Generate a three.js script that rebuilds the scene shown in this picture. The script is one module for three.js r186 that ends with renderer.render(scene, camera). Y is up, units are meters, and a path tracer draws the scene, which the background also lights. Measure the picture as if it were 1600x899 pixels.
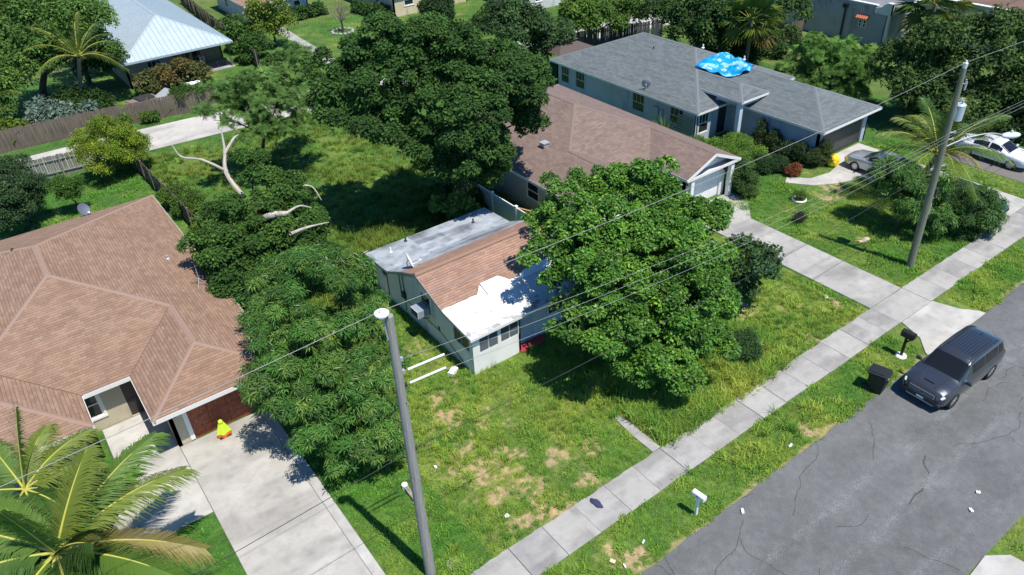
import * as THREE from 'three';
import { Sky } from 'three/addons/objects/Sky.js';
import { mergeGeometries, toCreasedNormals } from 'three/addons/utils/BufferGeometryUtils.js';
import { RoundedBoxGeometry } from 'three/addons/geometries/RoundedBoxGeometry.js';

// ---------- camera: a drone 23 m above the street, metres, x along the street, -z into the lots ----------
const scene = new THREE.Scene();
const camera = new THREE.PerspectiveCamera(41.78, 1024 / 575, 0.1, 3000);
camera.position.set(0, 23, 0);
camera.up.set(0.36738, 0.82084, -0.43733);
camera.lookAt(0.47423 * 10, 23 - 0.56982 * 10, -0.67113 * 10);
// ---------- sky and sun ----------
const SUN = new THREE.Vector3(0.065, 0.916, 0.394).normalize();
const sky = new Sky();
sky.name = 'sky'; sky.userData = { kind: 'structure', label: 'clear blue midday sky', category: 'sky' };
sky.scale.setScalar(1500);
sky.material.uniforms.sunPosition.value.copy(SUN).multiplyScalar(1000);
sky.material.uniforms.turbidity.value = 2.5;
sky.material.uniforms.rayleigh.value = 1.2;
sky.material.uniforms.mieCoefficient.value = 0.004;
if (sky.material.uniforms.cloudCoverage) sky.material.uniforms.cloudCoverage.value = 0;
scene.add(sky);
scene.environmentIntensity = 0.1;
const sun = new THREE.DirectionalLight(0xfff6ea, 5);
sun.name = 'sun'; sun.position.copy(SUN).multiplyScalar(120).add(new THREE.Vector3(25, 0, -35)); sun.target.position.set(25, 0, -35);
sun.castShadow = true; sun.shadow.mapSize.set(4096, 4096); sun.shadow.radius = 1;
Object.assign(sun.shadow.camera, { left: -60, right: 60, top: 70, bottom: -70, near: 1, far: 300 });
scene.add(sun, sun.target);
const renderer = new THREE.WebGLRenderer({ antialias: true });
renderer.setSize(1024, 575);
renderer.shadowMap.enabled = true;
renderer.toneMapping = THREE.LinearToneMapping;
renderer.toneMappingExposure = 1.22;

// ---------- small tools ----------
const V = (x, y, z) => new THREE.Vector3(x, y, z);
function rngOf(s) { let a = s >>> 0; return () => { a = (a + 0x6D2B79F5) | 0; let t = Math.imul(a ^ (a >>> 15), 1 | a); t = (t + Math.imul(t ^ (t >>> 7), 61 | t)) ^ t; return ((t ^ (t >>> 14)) >>> 0) / 4294967296; }; }
const R = rngOf(20240611);
const rr = (a, b) => a + (b - a) * R();
const lerp = (a, b, t) => a + (b - a) * t, clamp = (x, a = 0, b = 1) => Math.min(b, Math.max(a, x));
const sstep = (a, b, x) => { const t = clamp((x - a) / (b - a)); return t * t * (3 - 2 * t); };
function h2(ix, iy, s) { let h = Math.imul(ix, 374761393) + Math.imul(iy, 668265263) + Math.imul(s, 1442695041); h = Math.imul(h ^ (h >>> 13), 1274126177); return ((h ^ (h >>> 16)) >>> 0) / 4294967296; }
function vn(x, y, s = 0, per = 0) {           // value noise, optionally periodic
  let x0 = Math.floor(x), y0 = Math.floor(y); let fx = x - x0, fy = y - y0; fx = fx * fx * (3 - 2 * fx); fy = fy * fy * (3 - 2 * fy);
  let x1 = x0 + 1, y1 = y0 + 1;
  if (per) { x0 = ((x0 % per) + per) % per; x1 = ((x1 % per) + per) % per; y0 = ((y0 % per) + per) % per; y1 = ((y1 % per) + per) % per; }
  const a = h2(x0, y0, s), b = h2(x1, y0, s), c = h2(x0, y1, s), d = h2(x1, y1, s);
  return a + (b - a) * fx + (c - a) * fy + (a - b - c + d) * fx * fy;
}
function fbm(x, y, o = 4, s = 0, per = 0) { let v = 0, a = 0.5, t = 0; for (let i = 0; i < o; i++) { v += a * vn(x, y, s + i * 17, per); t += a; a *= 0.5; x *= 2; y *= 2; per *= 2; } return v / t; }
function n3(x, y, z, s) { return 0.5 * (vn(x + 31.7 * z, y - 17.3 * z, s) + vn(y + 11.1, z * 1.0 + x * 0.37, s + 5)); }

function tex(w, h, fn, srgb = true) {          // fn(u, v, i, j) -> [r, g, b] 0..255
  const d = new Uint8Array(w * h * 4);
  for (let j = 0; j < h; j++) for (let i = 0; i < w; i++) {
    const c = fn((i + 0.5) / w, (j + 0.5) / h, i, j), k = (j * w + i) * 4;
    d[k] = clamp(c[0], 0, 255); d[k + 1] = clamp(c[1], 0, 255); d[k + 2] = clamp(c[2], 0, 255); d[k + 3] = 255;
  }
  const t = new THREE.DataTexture(d, w, h, THREE.RGBAFormat);
  t.magFilter = THREE.LinearFilter; t.minFilter = THREE.LinearMipmapLinearFilter; t.generateMipmaps = true;
  t.wrapS = t.wrapT = THREE.RepeatWrapping; if (srgb) t.colorSpace = THREE.SRGBColorSpace; t.needsUpdate = true;
  return t;
}
const rep = (t, mx, my = mx) => { t.repeat.set(1 / mx, 1 / my); return t; };   // uv are in metres
const std = (color, roughness = 0.8, o = {}) => new THREE.MeshStandardMaterial({ color, roughness, ...o });
const phy = (color, roughness = 0.5, o = {}) => new THREE.MeshPhysicalMaterial({ color, roughness, ...o });
const lin = (r, g, b) => new THREE.Color().setRGB(r, g, b);

const taken = {};
function numbered(n) { const k = taken[n] = (taken[n] ?? -1) + 1; return k ? n + '_' + String(k).padStart(3, '0') : n; }
function thing(name, label, category, pos = [0, 0, 0], turn = 0, group) {
  const o = new THREE.Group(); o.name = numbered(name); o.position.set(...pos); o.rotation.y = turn;
  o.userData = { label, category }; if (group) o.userData.group = group; scene.add(o); return o;
}
function tag(o, label, category, group) { o.userData = { ...o.userData, label, category }; if (group) o.userData.group = group; return o; }
function mesh(name, geo, mat, parent = scene) {
  const m = new THREE.Mesh(geo, mat); m.castShadow = m.receiveShadow = true;
  m.name = parent === scene ? numbered(name) : name; parent.add(m); return m;
}
function struct(name, geo, mat, label, category) { const m = mesh(name, geo, mat); m.userData = { kind: 'structure', label, category }; return m; }
function planarUV(g) {                          // uv in metres by the dominant axis of each face
  g = g.index ? g.toNonIndexed() : g; const p = g.attributes.position, n = g.attributes.normal, uv = new Float32Array(p.count * 2);
  for (let f = 0; f < p.count; f += 3) {
    let nx = 0, ny = 0, nz = 0; for (let k = 0; k < 3; k++) { nx += n.getX(f + k); ny += n.getY(f + k); nz += n.getZ(f + k); }
    nx = Math.abs(nx); ny = Math.abs(ny); nz = Math.abs(nz);
    for (let k = 0; k < 3; k++) { const i = f + k, x = p.getX(i), y = p.getY(i), z = p.getZ(i);
      if (ny >= nx && ny >= nz) { uv[2 * i] = x; uv[2 * i + 1] = -z; } else if (nx >= nz) { uv[2 * i] = z; uv[2 * i + 1] = y; } else { uv[2 * i] = x; uv[2 * i + 1] = y; } }
  }
  g.setAttribute('uv', new THREE.BufferAttribute(uv, 2)); return g;
}
const J = (...gs) => { const l = gs.flat(9).map(g => { g = g.index ? g.toNonIndexed() : g; for (const k of Object.keys(g.attributes)) if (!['position', 'normal', 'uv'].includes(k)) g.deleteAttribute(k); if (!g.attributes.uv) g = planarUV(g); return g; }); return l.length === 1 ? l[0] : mergeGeometries(l); };
const bx = (w, h, d, x = 0, y = 0, z = 0, ry = 0) => { const g = new THREE.BoxGeometry(w, h, d); if (ry) g.rotateY(ry); g.translate(x, y, z); return planarUV(g); };
const rbx = (w, h, d, r, x = 0, y = 0, z = 0) => { const g = new RoundedBoxGeometry(w, h, d, 2, r); g.translate(x, y, z); return planarUV(g); };
const bxx = (x0, x1, y0, y1, z0, z1) => bx(Math.abs(x1 - x0), Math.abs(y1 - y0), Math.abs(z1 - z0), (x0 + x1) / 2, (y0 + y1) / 2, (z0 + z1) / 2);
const cyl = (r0, r1, h, x = 0, y = 0, z = 0, n = 12) => { const g = new THREE.CylinderGeometry(r1, r0, h, n); g.translate(x, y + h / 2, z); return g; };
function bar(a, b, w, d = w) {                  // square bar between two points
  const l = a.distanceTo(b), g = new THREE.BoxGeometry(w, l, d); g.applyQuaternion(new THREE.Quaternion().setFromUnitVectors(V(0, 1, 0), b.clone().sub(a).normalize())); g.translate((a.x + b.x) / 2, (a.y + b.y) / 2, (a.z + b.z) / 2); return planarUV(g);
}
function rod(a, b, r0, r1 = r0, n = 8) { const l = a.distanceTo(b), g = new THREE.CylinderGeometry(r1, r0, l, n); g.applyQuaternion(new THREE.Quaternion().setFromUnitVectors(V(0, 1, 0), b.clone().sub(a).normalize())); g.translate((a.x + b.x) / 2, (a.y + b.y) / 2, (a.z + b.z) / 2); return g; }
function taper(pts, radii, n = 7) {             // tapered tube through points
  const c = new THREE.CatmullRomCurve3(pts), S = (pts.length - 1) * 4, pos = [], idx = [], uv = [];
  const fr = c.computeFrenetFrames(S, false);
  for (let i = 0; i <= S; i++) {
    const t = i / S, p = c.getPoint(t), k = t * (radii.length - 1), k0 = Math.min(radii.length - 2, Math.floor(k)), r = lerp(radii[k0], radii[k0 + 1], k - k0);
    for (let j = 0; j <= n; j++) { const a = j / n * Math.PI * 2, q = fr.normals[i].clone().multiplyScalar(Math.cos(a) * r).addScaledVector(fr.binormals[i], Math.sin(a) * r).add(p); pos.push(q.x, q.y, q.z); uv.push(j / n, t * 3); }
  }
  for (let i = 0; i < S; i++) for (let j = 0; j < n; j++) { const a = i * (n + 1) + j, b = a + n + 1; idx.push(a, a + 1, b, b, a + 1, b + 1); }
  const g = new THREE.BufferGeometry(); g.setAttribute('position', new THREE.Float32BufferAttribute(pos, 3)); g.setAttribute('uv', new THREE.Float32BufferAttribute(uv, 2)); g.setIndex(idx); g.computeVertexNormals(); return g;
}
function flat(pts, y, uvOff = [0, 0]) {         // horizontal polygon from [x, z] points, uv in metres
  const s = new THREE.Shape(pts.map(p => new THREE.Vector2(p[0], -p[1]))); const g = new THREE.ShapeGeometry(s); g.rotateX(-Math.PI / 2); g.translate(0, y, 0);
  const p = g.attributes.position, n = g.attributes.normal; for (let i = 0; i < p.count; i++) n.setXYZ(i, 0, 1, 0);
  const uv = g.attributes.uv; for (let i = 0; i < p.count; i++) uv.setXY(i, p.getX(i) - uvOff[0], -p.getZ(i) - uvOff[1]); return g;
}
function slabGeo(pts, y0, y1, bev = 0) {        // extruded ground slab
  const s = new THREE.Shape(pts.map(p => new THREE.Vector2(p[0], -p[1]))); const g = new THREE.ExtrudeGeometry(s, { depth: y1 - y0 - bev, bevelEnabled: bev > 0, bevelSize: bev, bevelThickness: bev, bevelOffset: -bev, bevelSegments: 1 });
  g.rotateX(-Math.PI / 2); g.translate(0, y0, 0); return planarUV(g);
}
function face(pts) {                            // flat polygon in 3D with uv in metres: u along the eave, v up the slope
  const n = V(0, 0, 0); for (let i = 0; i < pts.length; i++) { const a = pts[i], b = pts[(i + 1) % pts.length]; n.x += (a.y - b.y) * (a.z + b.z); n.y += (a.z - b.z) * (a.x + b.x); n.z += (a.x - b.x) * (a.y + b.y); }
  n.normalize(); if (n.y < -1e-6) n.negate();
  const e = Math.abs(n.y) > 0.999 ? V(1, 0, 0) : V(0, 1, 0).cross(n).normalize(), s = n.clone().cross(e);
  const q = pts.map(p => new THREE.Vector2(p.dot(e), p.dot(s))); if (THREE.ShapeUtils.isClockWise(q)) { q.reverse(); pts = [...pts].reverse(); }
  const tri = THREE.ShapeUtils.triangulateShape(q, []), pos = [], nor = [], uv = [];
  for (const t of tri) for (const k of t) { pos.push(pts[k].x, pts[k].y, pts[k].z); nor.push(n.x, n.y, n.z); uv.push(q[k].x, q[k].y); }
  const g = new THREE.BufferGeometry(); g.setAttribute('position', new THREE.Float32BufferAttribute(pos, 3)); g.setAttribute('normal', new THREE.Float32BufferAttribute(nor, 3)); g.setAttribute('uv', new THREE.Float32BufferAttribute(uv, 2)); return g;
}

// ---------- surfaces ----------
const T_bump = tex(512, 512, (u, v) => { const k = 255 * (0.5 * fbm(u * 64, v * 64, 3, 3, 64) + 0.5 * h2(u * 512 | 0, v * 512 | 0, 9)); return [k, k, k]; }, false);
function shingleTex(c0, c1, dark, seed, streak) {   // 8 m tile, courses of 0.143 m, tabs of 0.33 m
  return rep(tex(1024, 1024, (u, v) => {
    const row = Math.floor(v * 56), fv = v * 56 - row, off = (row % 2) * 0.5 + h2(row, 3, seed) * 0.3, tx = (u * 24 + off), tab = ((Math.floor(tx) % 24) + 24) % 24, ft = tx - Math.floor(tx);
    const b = h2(tab, row, seed), b2 = h2(tab * 3 + (ft * 3 | 0), row, seed + 7);
    let k = 0.9 + 0.13 * b + 0.08 * (b2 - 0.5); const m = fbm(u * 10, v * 10, 4, seed + 2, 10), st = fbm(u * 4, v * 32, 3, seed + 4, 4 * 8);
    let t = clamp(0.5 * b2 + 0.9 * (m - 0.3)); k *= 0.9 + 0.2 * m; k *= 1 - streak * sstep(0.52, 0.75, st);
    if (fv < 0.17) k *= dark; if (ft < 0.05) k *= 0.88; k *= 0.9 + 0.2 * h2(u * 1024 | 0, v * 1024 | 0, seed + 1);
    return [lerp(c0[0], c1[0], t) * k, lerp(c0[1], c1[1], t) * k, lerp(c0[2], c1[2], t) * k];
  }), 8);
}
const T_shB = rep(tex(1024, 1024, (u, v) => { const row = Math.floor(v * 56), fv = v * 56 - row, off = (row % 2) * 0.5, tx = u * 24 + off, ft = tx - Math.floor(tx); const k = 255 * (fv < 0.15 ? 0.15 : 0.55 + 0.35 * (1 - fv)) * (ft < 0.05 ? 0.6 : 1) * (0.85 + 0.15 * h2(u * 1024 | 0, v * 1024 | 0, 5)); return [k, k, k]; }, false), 8);
const shingle = (...a) => std(0xffffff, 0.95, { map: shingleTex(...a), bumpMap: T_shB, bumpScale: 0.012 });
const M = {
  roofA: shingle([154, 123, 103], [134, 113, 96], 0.82, 11, 0.03),
  roofB: shingle([166, 132, 114], [148, 120, 105], 0.74, 21, 0.02),
  roofC: shingle([136, 117, 108], [119, 104, 97], 0.8, 31, 0.04),
  roofD: shingle([112, 121, 124], [97, 106, 109], 0.84, 41, 0.08),
  capA: std(lin(0.3, 0.205, 0.16), 0.95, { bumpMap: rep(T_bump.clone(), 1.5), bumpScale: 0.01 }),
  capC: std(lin(0.2, 0.15, 0.128), 0.95, { bumpMap: rep(T_bump.clone(), 1.5), bumpScale: 0.01 }),
  capD: std(lin(0.15, 0.175, 0.185), 0.95, { bumpMap: rep(T_bump.clone(), 1.5), bumpScale: 0.01 }),
  trim: std(lin(0.78, 0.78, 0.76), 0.6), white: std(lin(0.8, 0.8, 0.79), 0.65),
  black: std(lin(0.012, 0.012, 0.014), 0.5), dark: std(lin(0.03, 0.03, 0.032), 0.7), rubber: std(lin(0.018, 0.018, 0.019), 0.9),
  metal: std(lin(0.5, 0.52, 0.54), 0.4, { metalness: 0.7 }), galv: std(lin(0.42, 0.45, 0.48), 0.55, { metalness: 0.3 }),
  glass: phy(lin(0.02, 0.024, 0.028), 0.06, { specularIntensity: 1 }),
  soil: std(lin(0.2, 0.15, 0.1), 1),
};
const stucco = (r, g, b, s = 1) => { const t = rep(tex(512, 512, (u, v) => { const k = (0.9 + 0.14 * fbm(u * 6, v * 6, 4, s, 6) + 0.04 * h2(u * 512 | 0, v * 512 | 0, s)) * (1 - 0.12 * sstep(0.62, 0.8, fbm(u * 12, v * 3, 4, s + 3, 12))); return [255 * k, 255 * k, 252 * k]; }), 5); return std(lin(r, g, b), 0.9, { map: t, bumpMap: rep(T_bump.clone(), 1.2), bumpScale: 0.006 }); };
const woodTex = (c0, c1, s) => tex(256, 256, (u, v) => { const g = fbm(u * 24, v * 3, 4, s, 24), k = 0.75 + 0.5 * (fbm(u * 64, v * 4, 3, s + 3, 64) - 0.5), t = g; return [lerp(c0[0], c1[0], t) * k * 1.2, lerp(c0[1], c1[1], t) * k * 1.2, lerp(c0[2], c1[2], t) * k * 1.2]; });
M.fence = [0, 1, 2].map(i => std(0xffffff, 0.9, { map: rep(woodTex([96, 84, 74], [150, 138, 126], 50 + i), 0.6, 2.2) }));
M.fenceGrey = [0, 1, 2].map(i => std(0xffffff, 0.9, { map: rep(woodTex([118, 122, 112], [160, 164, 152], 60 + i), 0.6, 2.2) }));
M.pole = std(0xffffff, 0.9, { map: woodTex([138, 136, 132], [178, 175, 169], 70) }); M.pole.map.repeat.set(3, 2);
M.poleGreen = std(0xffffff, 0.85, { map: woodTex([100, 108, 92], [144, 146, 124], 71) }); M.poleGreen.map.repeat.set(3, 2);
M.bark = std(0xffffff, 0.95, { map: woodTex([70, 62, 52], [120, 110, 98], 72), bumpMap: T_bump, bumpScale: 0.02 });
M.barkPale = std(0xffffff, 0.9, { map: woodTex([130, 122, 110], [196, 188, 174], 73) });
const concTex = (c, s, stain, tile) => rep(tex(1024, 1024, (u, v) => { const a = fbm(u * 5, v * 5, 5, s, 5), b = fbm(u * 22, v * 22, 4, s + 3, 22), w = fbm(u * 3 + 0.3 * a, v * 9, 4, s + 9, 3 * 3); let k = 0.88 + 0.16 * a + 0.2 * (b - 0.5) + 0.07 * (h2(u * 1024 | 0, v * 1024 | 0, s) - 0.5); k *= 1 - stain * sstep(0.38, 0.8, w) - stain * 0.5 * sstep(0.5, 0.8, b); return [c[0] * k, c[1] * k, c[2] * k]; }), tile);
const conc = (c, s, stain, tile = 6) => std(0xffffff, 0.92, { map: concTex(c, s, stain, tile), bumpMap: rep(T_bump.clone(), 1), bumpScale: 0.004 });
M.walk = [conc([168, 167, 164], 81, 0.15), conc([165, 164, 162], 82, 0.17), conc([171, 170, 166], 83, 0.13)];
M.drive = [conc([182, 180, 174], 84, 0.12), conc([184, 183, 178], 85, 0.07)];

// ---------- ground ----------
const NX0 = -14, NX1 = 58, NZ0 = -84, NZ1 = 0;     // the detailed part
const DIRT = [[10.6, -18.9, 0.55], [10.3, -17.5, 0.7], [10.5, -16.2, 0.6], [11.5, -15.9, 0.75], [11.3, -15.2, 0.6], [11.4, -14.5, 0.55], [10.3, -14.7, 0.5], [13.5, -14.7, 0.45], [13.2, -16.4, 0.5], [11.2, -22.2, 0.5], [11.0, -21.1, 0.6], [11.7, -21.0, 0.35], [12.7, -25.9, 0.5], [26.9, -18.3, 0.9], [37.2, -18.0, 0.4], [41.8, -23.0, 0.9], [40.2, -22.4, 0.6], [12.6, -30.8, 0.7], [27.2, -14.5, 0.5], [12.2, -17.6, 0.45], [12.0, -19.6, 0.4], [22.3, -11.0, 0.3], [12.2, -11.2, 0.7], [30.8, -15.4, 0.4], [24.7, -14.9, 0.5], [9.6, -20.2, 0.35], [14.8, -16.0, 0.4]];
function dirtAt(x, z) {
  let d = 0; for (const [a, b, r] of DIRT) { const q = Math.hypot(x - a, z - b); if (q < r * 2.2) d = Math.max(d, 1 - q / (r * 1.75)); }
  const n = fbm(x * 2.1, z * 2.1, 4, 5); d = d > 0 ? 0.85 * sstep(0.15, 0.75, d + (n - 0.5) * 1.6) : 0;
  if (x > 7 && x < 16 && z > -23 && z < -14) d = Math.max(d, 0.75 * sstep(0.5, 0.72, fbm(x * 2.2 + 9, z * 2.2, 4, 8)) * sstep(8, 10, x) * sstep(15.5, 12.5, x));
  d *= 0.35 + 0.65 * sstep(0.36, 0.6, fbm(x * 5.2, z * 5.2, 3, 19));
  if (x > 20 && x < 31 && z > -20 && z < -14) d = Math.max(d, 0.5 * sstep(0.66, 0.76, fbm(x * 1.3 + 3, z * 1.3, 4, 18)));
  if (z > -12.5 && z < -10) d = Math.max(d, 0.6 * sstep(0.26, 0.06, Math.abs(z + 10.4) + 0.7 * (fbm(x * 1.5, z * 3, 3, 6) - 0.42)));
  return d;
}
function dryAt(x, z) {                               // how weedy and yellow the lawn is
  let d = 0.1; if (z > -31 && x > 6.5 && x < 31.6) d = 0.62; if (z > -12.6) d = 0.5; if (x > 34.4 && z > -26 && z < -12) d = 0.42; if (z < -31 && z > -59 && x > 7.5 && x < 24) d = 0.38; if (z < -66) d = 0.3; if (x < 5.3) d = 0.06; if (x > 5.2 && x < 8.6 && z > -21) d = 0.2;
  return clamp(d + (fbm(x * 0.7, z * 0.7, 4, 2) - 0.5) * 1.5);
}
function lawnRGB(x, z) {
  const d = dryAt(x, z), f = fbm(x * 6, z * 6, 3, 12), c = h2(Math.floor(x * 24), Math.floor(z * 24), 4), s = dirtAt(x, z), t = fbm(x * 1.1, z * 1.1, 3, 40);
  let r = lerp(62, 116, d), g = lerp(104, 130, d), b = lerp(34, 56, d); const k = 0.72 + 0.4 * f + 0.22 * (c - 0.5) + 0.24 * (t - 0.5); r *= k; g *= k; b *= k;
  if (s > 0) { const q = 0.82 + 0.3 * fbm(x * 9, z * 9, 3, 15) + 0.14 * (c - 0.5); r = lerp(r, 178 * q, s); g = lerp(g, 150 * q, s); b = lerp(b, 120 * q, s); }
  return [r, g, b];
}
const groundTex = tex(2048, 2048, (u, v) => lawnRGB(lerp(NX0, NX1, u), lerp(NZ1, NZ0, v)));
groundTex.wrapS = groundTex.wrapT = THREE.ClampToEdgeWrapping;
{
  const g = flat([[NX0, NZ1], [NX1, NZ1], [NX1, NZ0], [NX0, NZ0]], 0); const uv = g.attributes.uv, p = g.attributes.position;
  for (let i = 0; i < p.count; i++) uv.setXY(i, (p.getX(i) - NX0) / (NX1 - NX0), (p.getZ(i) - NZ1) / (NZ0 - NZ1));
  struct('lawn', g, std(0xffffff, 1, { map: groundTex }), 'weedy green lawns and bare sandy soil between the houses', 'lawn');
  const far = rep(tex(512, 512, (u, v) => { const k = 0.8 + 0.4 * fbm(u * 24, v * 24, 4, 3, 24), d = fbm(u * 4, v * 4, 3, 9, 4); return [lerp(62, 100, d) * k, lerp(94, 112, d) * k, lerp(36, 54, d) * k]; }), 24);
  const gf = flat([[-700, 300], [900, 300], [900, -900], [-700, -900]], -0.02);
  struct('ground', gf, std(0xffffff, 1, { map: far }), 'green ground stretching out beyond the lots', 'ground');
}
// ---------- street ----------
const ROADL = -10.4, ROADR = -3.62;
const cracks = [];
{
  const r = rngOf(77);
  const walk = (x, z, a, n, step, w) => { const a0 = a; const p = [[x, z]]; for (let i = 0; i < n; i++) { a += (r() - 0.5) * 0.9 - (a - a0) * 0.25; x += Math.cos(a) * step; z += Math.sin(a) * step; p.push([x, z]); } cracks.push([p, w]); };
  for (let i = 0; i < 46; i++) walk(r() * 40, r() * 7, r() * 6.28, 5 + r() * 14 | 0, 0.16, 0.012 + r() * 0.016);
  for (let i = 0; i < 7; i++) walk(i * 6 + r() * 2, 1.4 + r() * 4, (r() - 0.5) * 0.3, 22, 0.2, 0.012 + r() * 0.01);
}
const CW = 2048, CH = 384, crackMask = new Float32Array(CW * CH);
for (const [p, w] of cracks) for (let i = 0; i + 1 < p.length; i++) { const L = Math.hypot(p[i + 1][0] - p[i][0], p[i + 1][1] - p[i][1]), n = Math.ceil(L * 90); for (let k = 0; k <= n; k++) { const x = lerp(p[i][0], p[i + 1][0], k / n) + (h2(k, i, 7) - 0.5) * 0.02, z = lerp(p[i][1], p[i + 1][1], k / n) + (h2(k, i, 8) - 0.5) * 0.02; const a = Math.floor(x / 40 * CW), b = Math.floor(z / 7 * CH), q = Math.max(0, Math.round(w / 0.018) - 1); for (let dy = 0; dy <= q; dy++) for (let dx = 0; dx <= q; dx++) { const X = ((a + dx) % CW + CW) % CW, Y = b + dy; if (Y >= 0 && Y < CH) crackMask[Y * CW + X] = 1; } } }
const asphalt = tex(CW, CH, (u, v, i, j) => {
  const x = u * 40, z = v * 7; const a = fbm(x * 0.5, z * 0.9, 4, 61), b = fbm(x * 5, z * 5, 3, 62), c = h2(i, j, 63);
  let k = 0.9 + 0.24 * (a - 0.5) + 0.14 * (b - 0.5) + 0.15 * (c - 0.5);
  for (const [zc, w] of [[4.6, 0.5], [2.9, 0.45], [1.0, 0.3]]) { const q = Math.abs(z - zc + 0.5 * (fbm(x * 0.25, zc, 2, 64) - 0.5)) / w; if (q < 1) { const worn = fbm(x * 1.1, z * 3, 4, 65); if (worn + (h2(i, j, 66) - 0.5) * 0.7 > 0.72) k += 0.26 * (1 - q); } }
  if (c > 0.9985) k *= 0.55; if (c < 0.0015) k *= 1.4;
  if (crackMask[j * CW + i]) k *= 0.62; return [110 * k, 113 * k, 114 * k];
});
{
  const edge = []; for (let x = -60; x <= 150; x += 0.35) edge.push([x, ROADL + (x > 30.3 && x < 35.7 ? 0 : 0.2 * (fbm(x * 0.9, 1, 3, 90) - 0.5) + 0.05 * (h2(x * 20 | 0, 2, 5) - 0.5))]);
  const pts = [...edge, [150, ROADR], [-60, ROADR]];
  const g = flat(pts, 0.02, [0, 3.4]); const uv = g.attributes.uv; for (let i = 0; i < uv.count; i++) uv.setXY(i, uv.getX(i) / 40, uv.getY(i) / 7);
  struct('road', g, std(0xffffff, 0.88, { map: asphalt, bumpMap: rep(T_bump.clone(), 0.03), bumpScale: 0.003 }), 'grey cracked asphalt street with worn pale streaks', 'road');
}
// concrete apron across the street
{ const o = struct('curb_apron', slabGeo([[20.55, -1], [20.75, -3.55], [21.9, -3.62], [22.6, -3.1], [22.9, -1]], 0, 0.06, 0.01), M.drive[1], 'pale concrete apron at the far edge of the street', 'apron'); }
// sidewalk of separate slabs
const SW0 = -14.05, SW1 = -12.5;
{
  const s = new THREE.Group(); s.name = 'sidewalk'; s.userData = { kind: 'structure', label: 'long grey concrete sidewalk of separate slabs beside the grass verge', category: 'sidewalk' }; scene.add(s);
  let x = -9.15, i = 0;
  while (x < 75) {
    let L = 1.53; if (x > 30 && x < 33.3) L = x < 31.7 ? 31.75 - x : 2.78; if (L < 0.4) L += 1.53;
    const w0 = SW0 + rr(-0.02, 0.02), w1 = SW1 + rr(-0.02, 0.02), y = 0.055 + rr(-0.01, 0.012), gp = i % 4 === 0 ? 0.011 : 0.004;
    const pts = [[x + gp, w1], [x + L - gp, w1]];
    const jag = (za, sgn) => { const o = []; for (let k = 0; k <= 6; k++) o.push([x + L - gp - (L - 2 * gp) * k / 6, za + sgn * (k % 6 ? rr(-0.015, 0.035) : 0)]); return o; };
    const m = mesh('slab', slabGeo([...pts, ...jag(w0, 1)], -0.05, y, 0.012), x > 31 && x < 36 ? M.walk[2] : M.walk[(i * 7 + (i / 3 | 0)) % 3], s);
    m.geometry.translate(-x - L / 2, 0, 13.3); m.position.set(x + L / 2, 0, -13.3); m.rotation.z = rr(-0.006, 0.006); x += L; i++;
  }
}
const slab = (parent, pts, y, mat) => mesh('slab', slabGeo(pts, -0.05, y, 0.012), mat, parent);
const pave = (name, label) => { const s = new THREE.Group(); s.name = numbered(name); s.userData = { kind: 'structure', label, category: 'driveway' }; scene.add(s); return s; };
{ // driveway of the left house
  const s = pave('driveway', 'wide pale concrete driveway leading to the brown garage door');
  slab(s, [[1.39, -14.07], [4.86, -14.07], [4.86, -20.4], [1.39, -20.4]], 0.05, M.drive[0]); slab(s, [[1.39, -20.41], [4.86, -20.41], [4.86, -26.62], [1.39, -26.62]], 0.05, M.drive[0]);
  slab(s, [[4.87, -14.07], [5.24, -14.07], [5.24, -26.62], [4.87, -26.62]], 0.052, M.drive[1]);
  const a = pave('front_walk', 'pale concrete walk beside the left driveway to the porch'); a.userData.category = 'walkway';
  slab(a, [[-1.9, -22.4], [1.375, -22.4], [1.375, -24.6], [-1.9, -24.6]], 0.045, M.drive[1]); slab(a, [[-1.0, -24.61], [1.375, -24.61], [1.375, -29.8], [-1.0, -29.8]], 0.045, M.drive[1]);
}
{ // driveway of the middle house, with apron
  const s = pave('driveway', 'grey streaked concrete driveway running up to the white gabled garage');
  const zs = [-14.07, -17.4, -20.6, -23.6];
  for (let i = 0; i < 3; i++) slab(s, [[31.74, zs[i] - 0.006], [34.5, zs[i] - 0.006], [34.5, zs[i + 1] + 0.006], [31.74, zs[i + 1] + 0.006]], 0.05, M.walk[2]);
  slab(s, [[31.74, -23.61], [34.5, -23.61], [36.2, -25.2], [36.2, -26.7], [31.74, -26.7]], 0.05, M.walk[2]);
  const a = pave('driveway_apron', 'pale concrete driveway apron flaring out to the street'); slab(a, [[31.86, -12.48], [34.6, -12.48], [35.0, -11.3], [35.55, -10.6], [35.6, -10.33], [30.4, -10.33], [30.6, -10.6], [31.4, -11.3]], 0.055, M.drive[1]);
}
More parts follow.
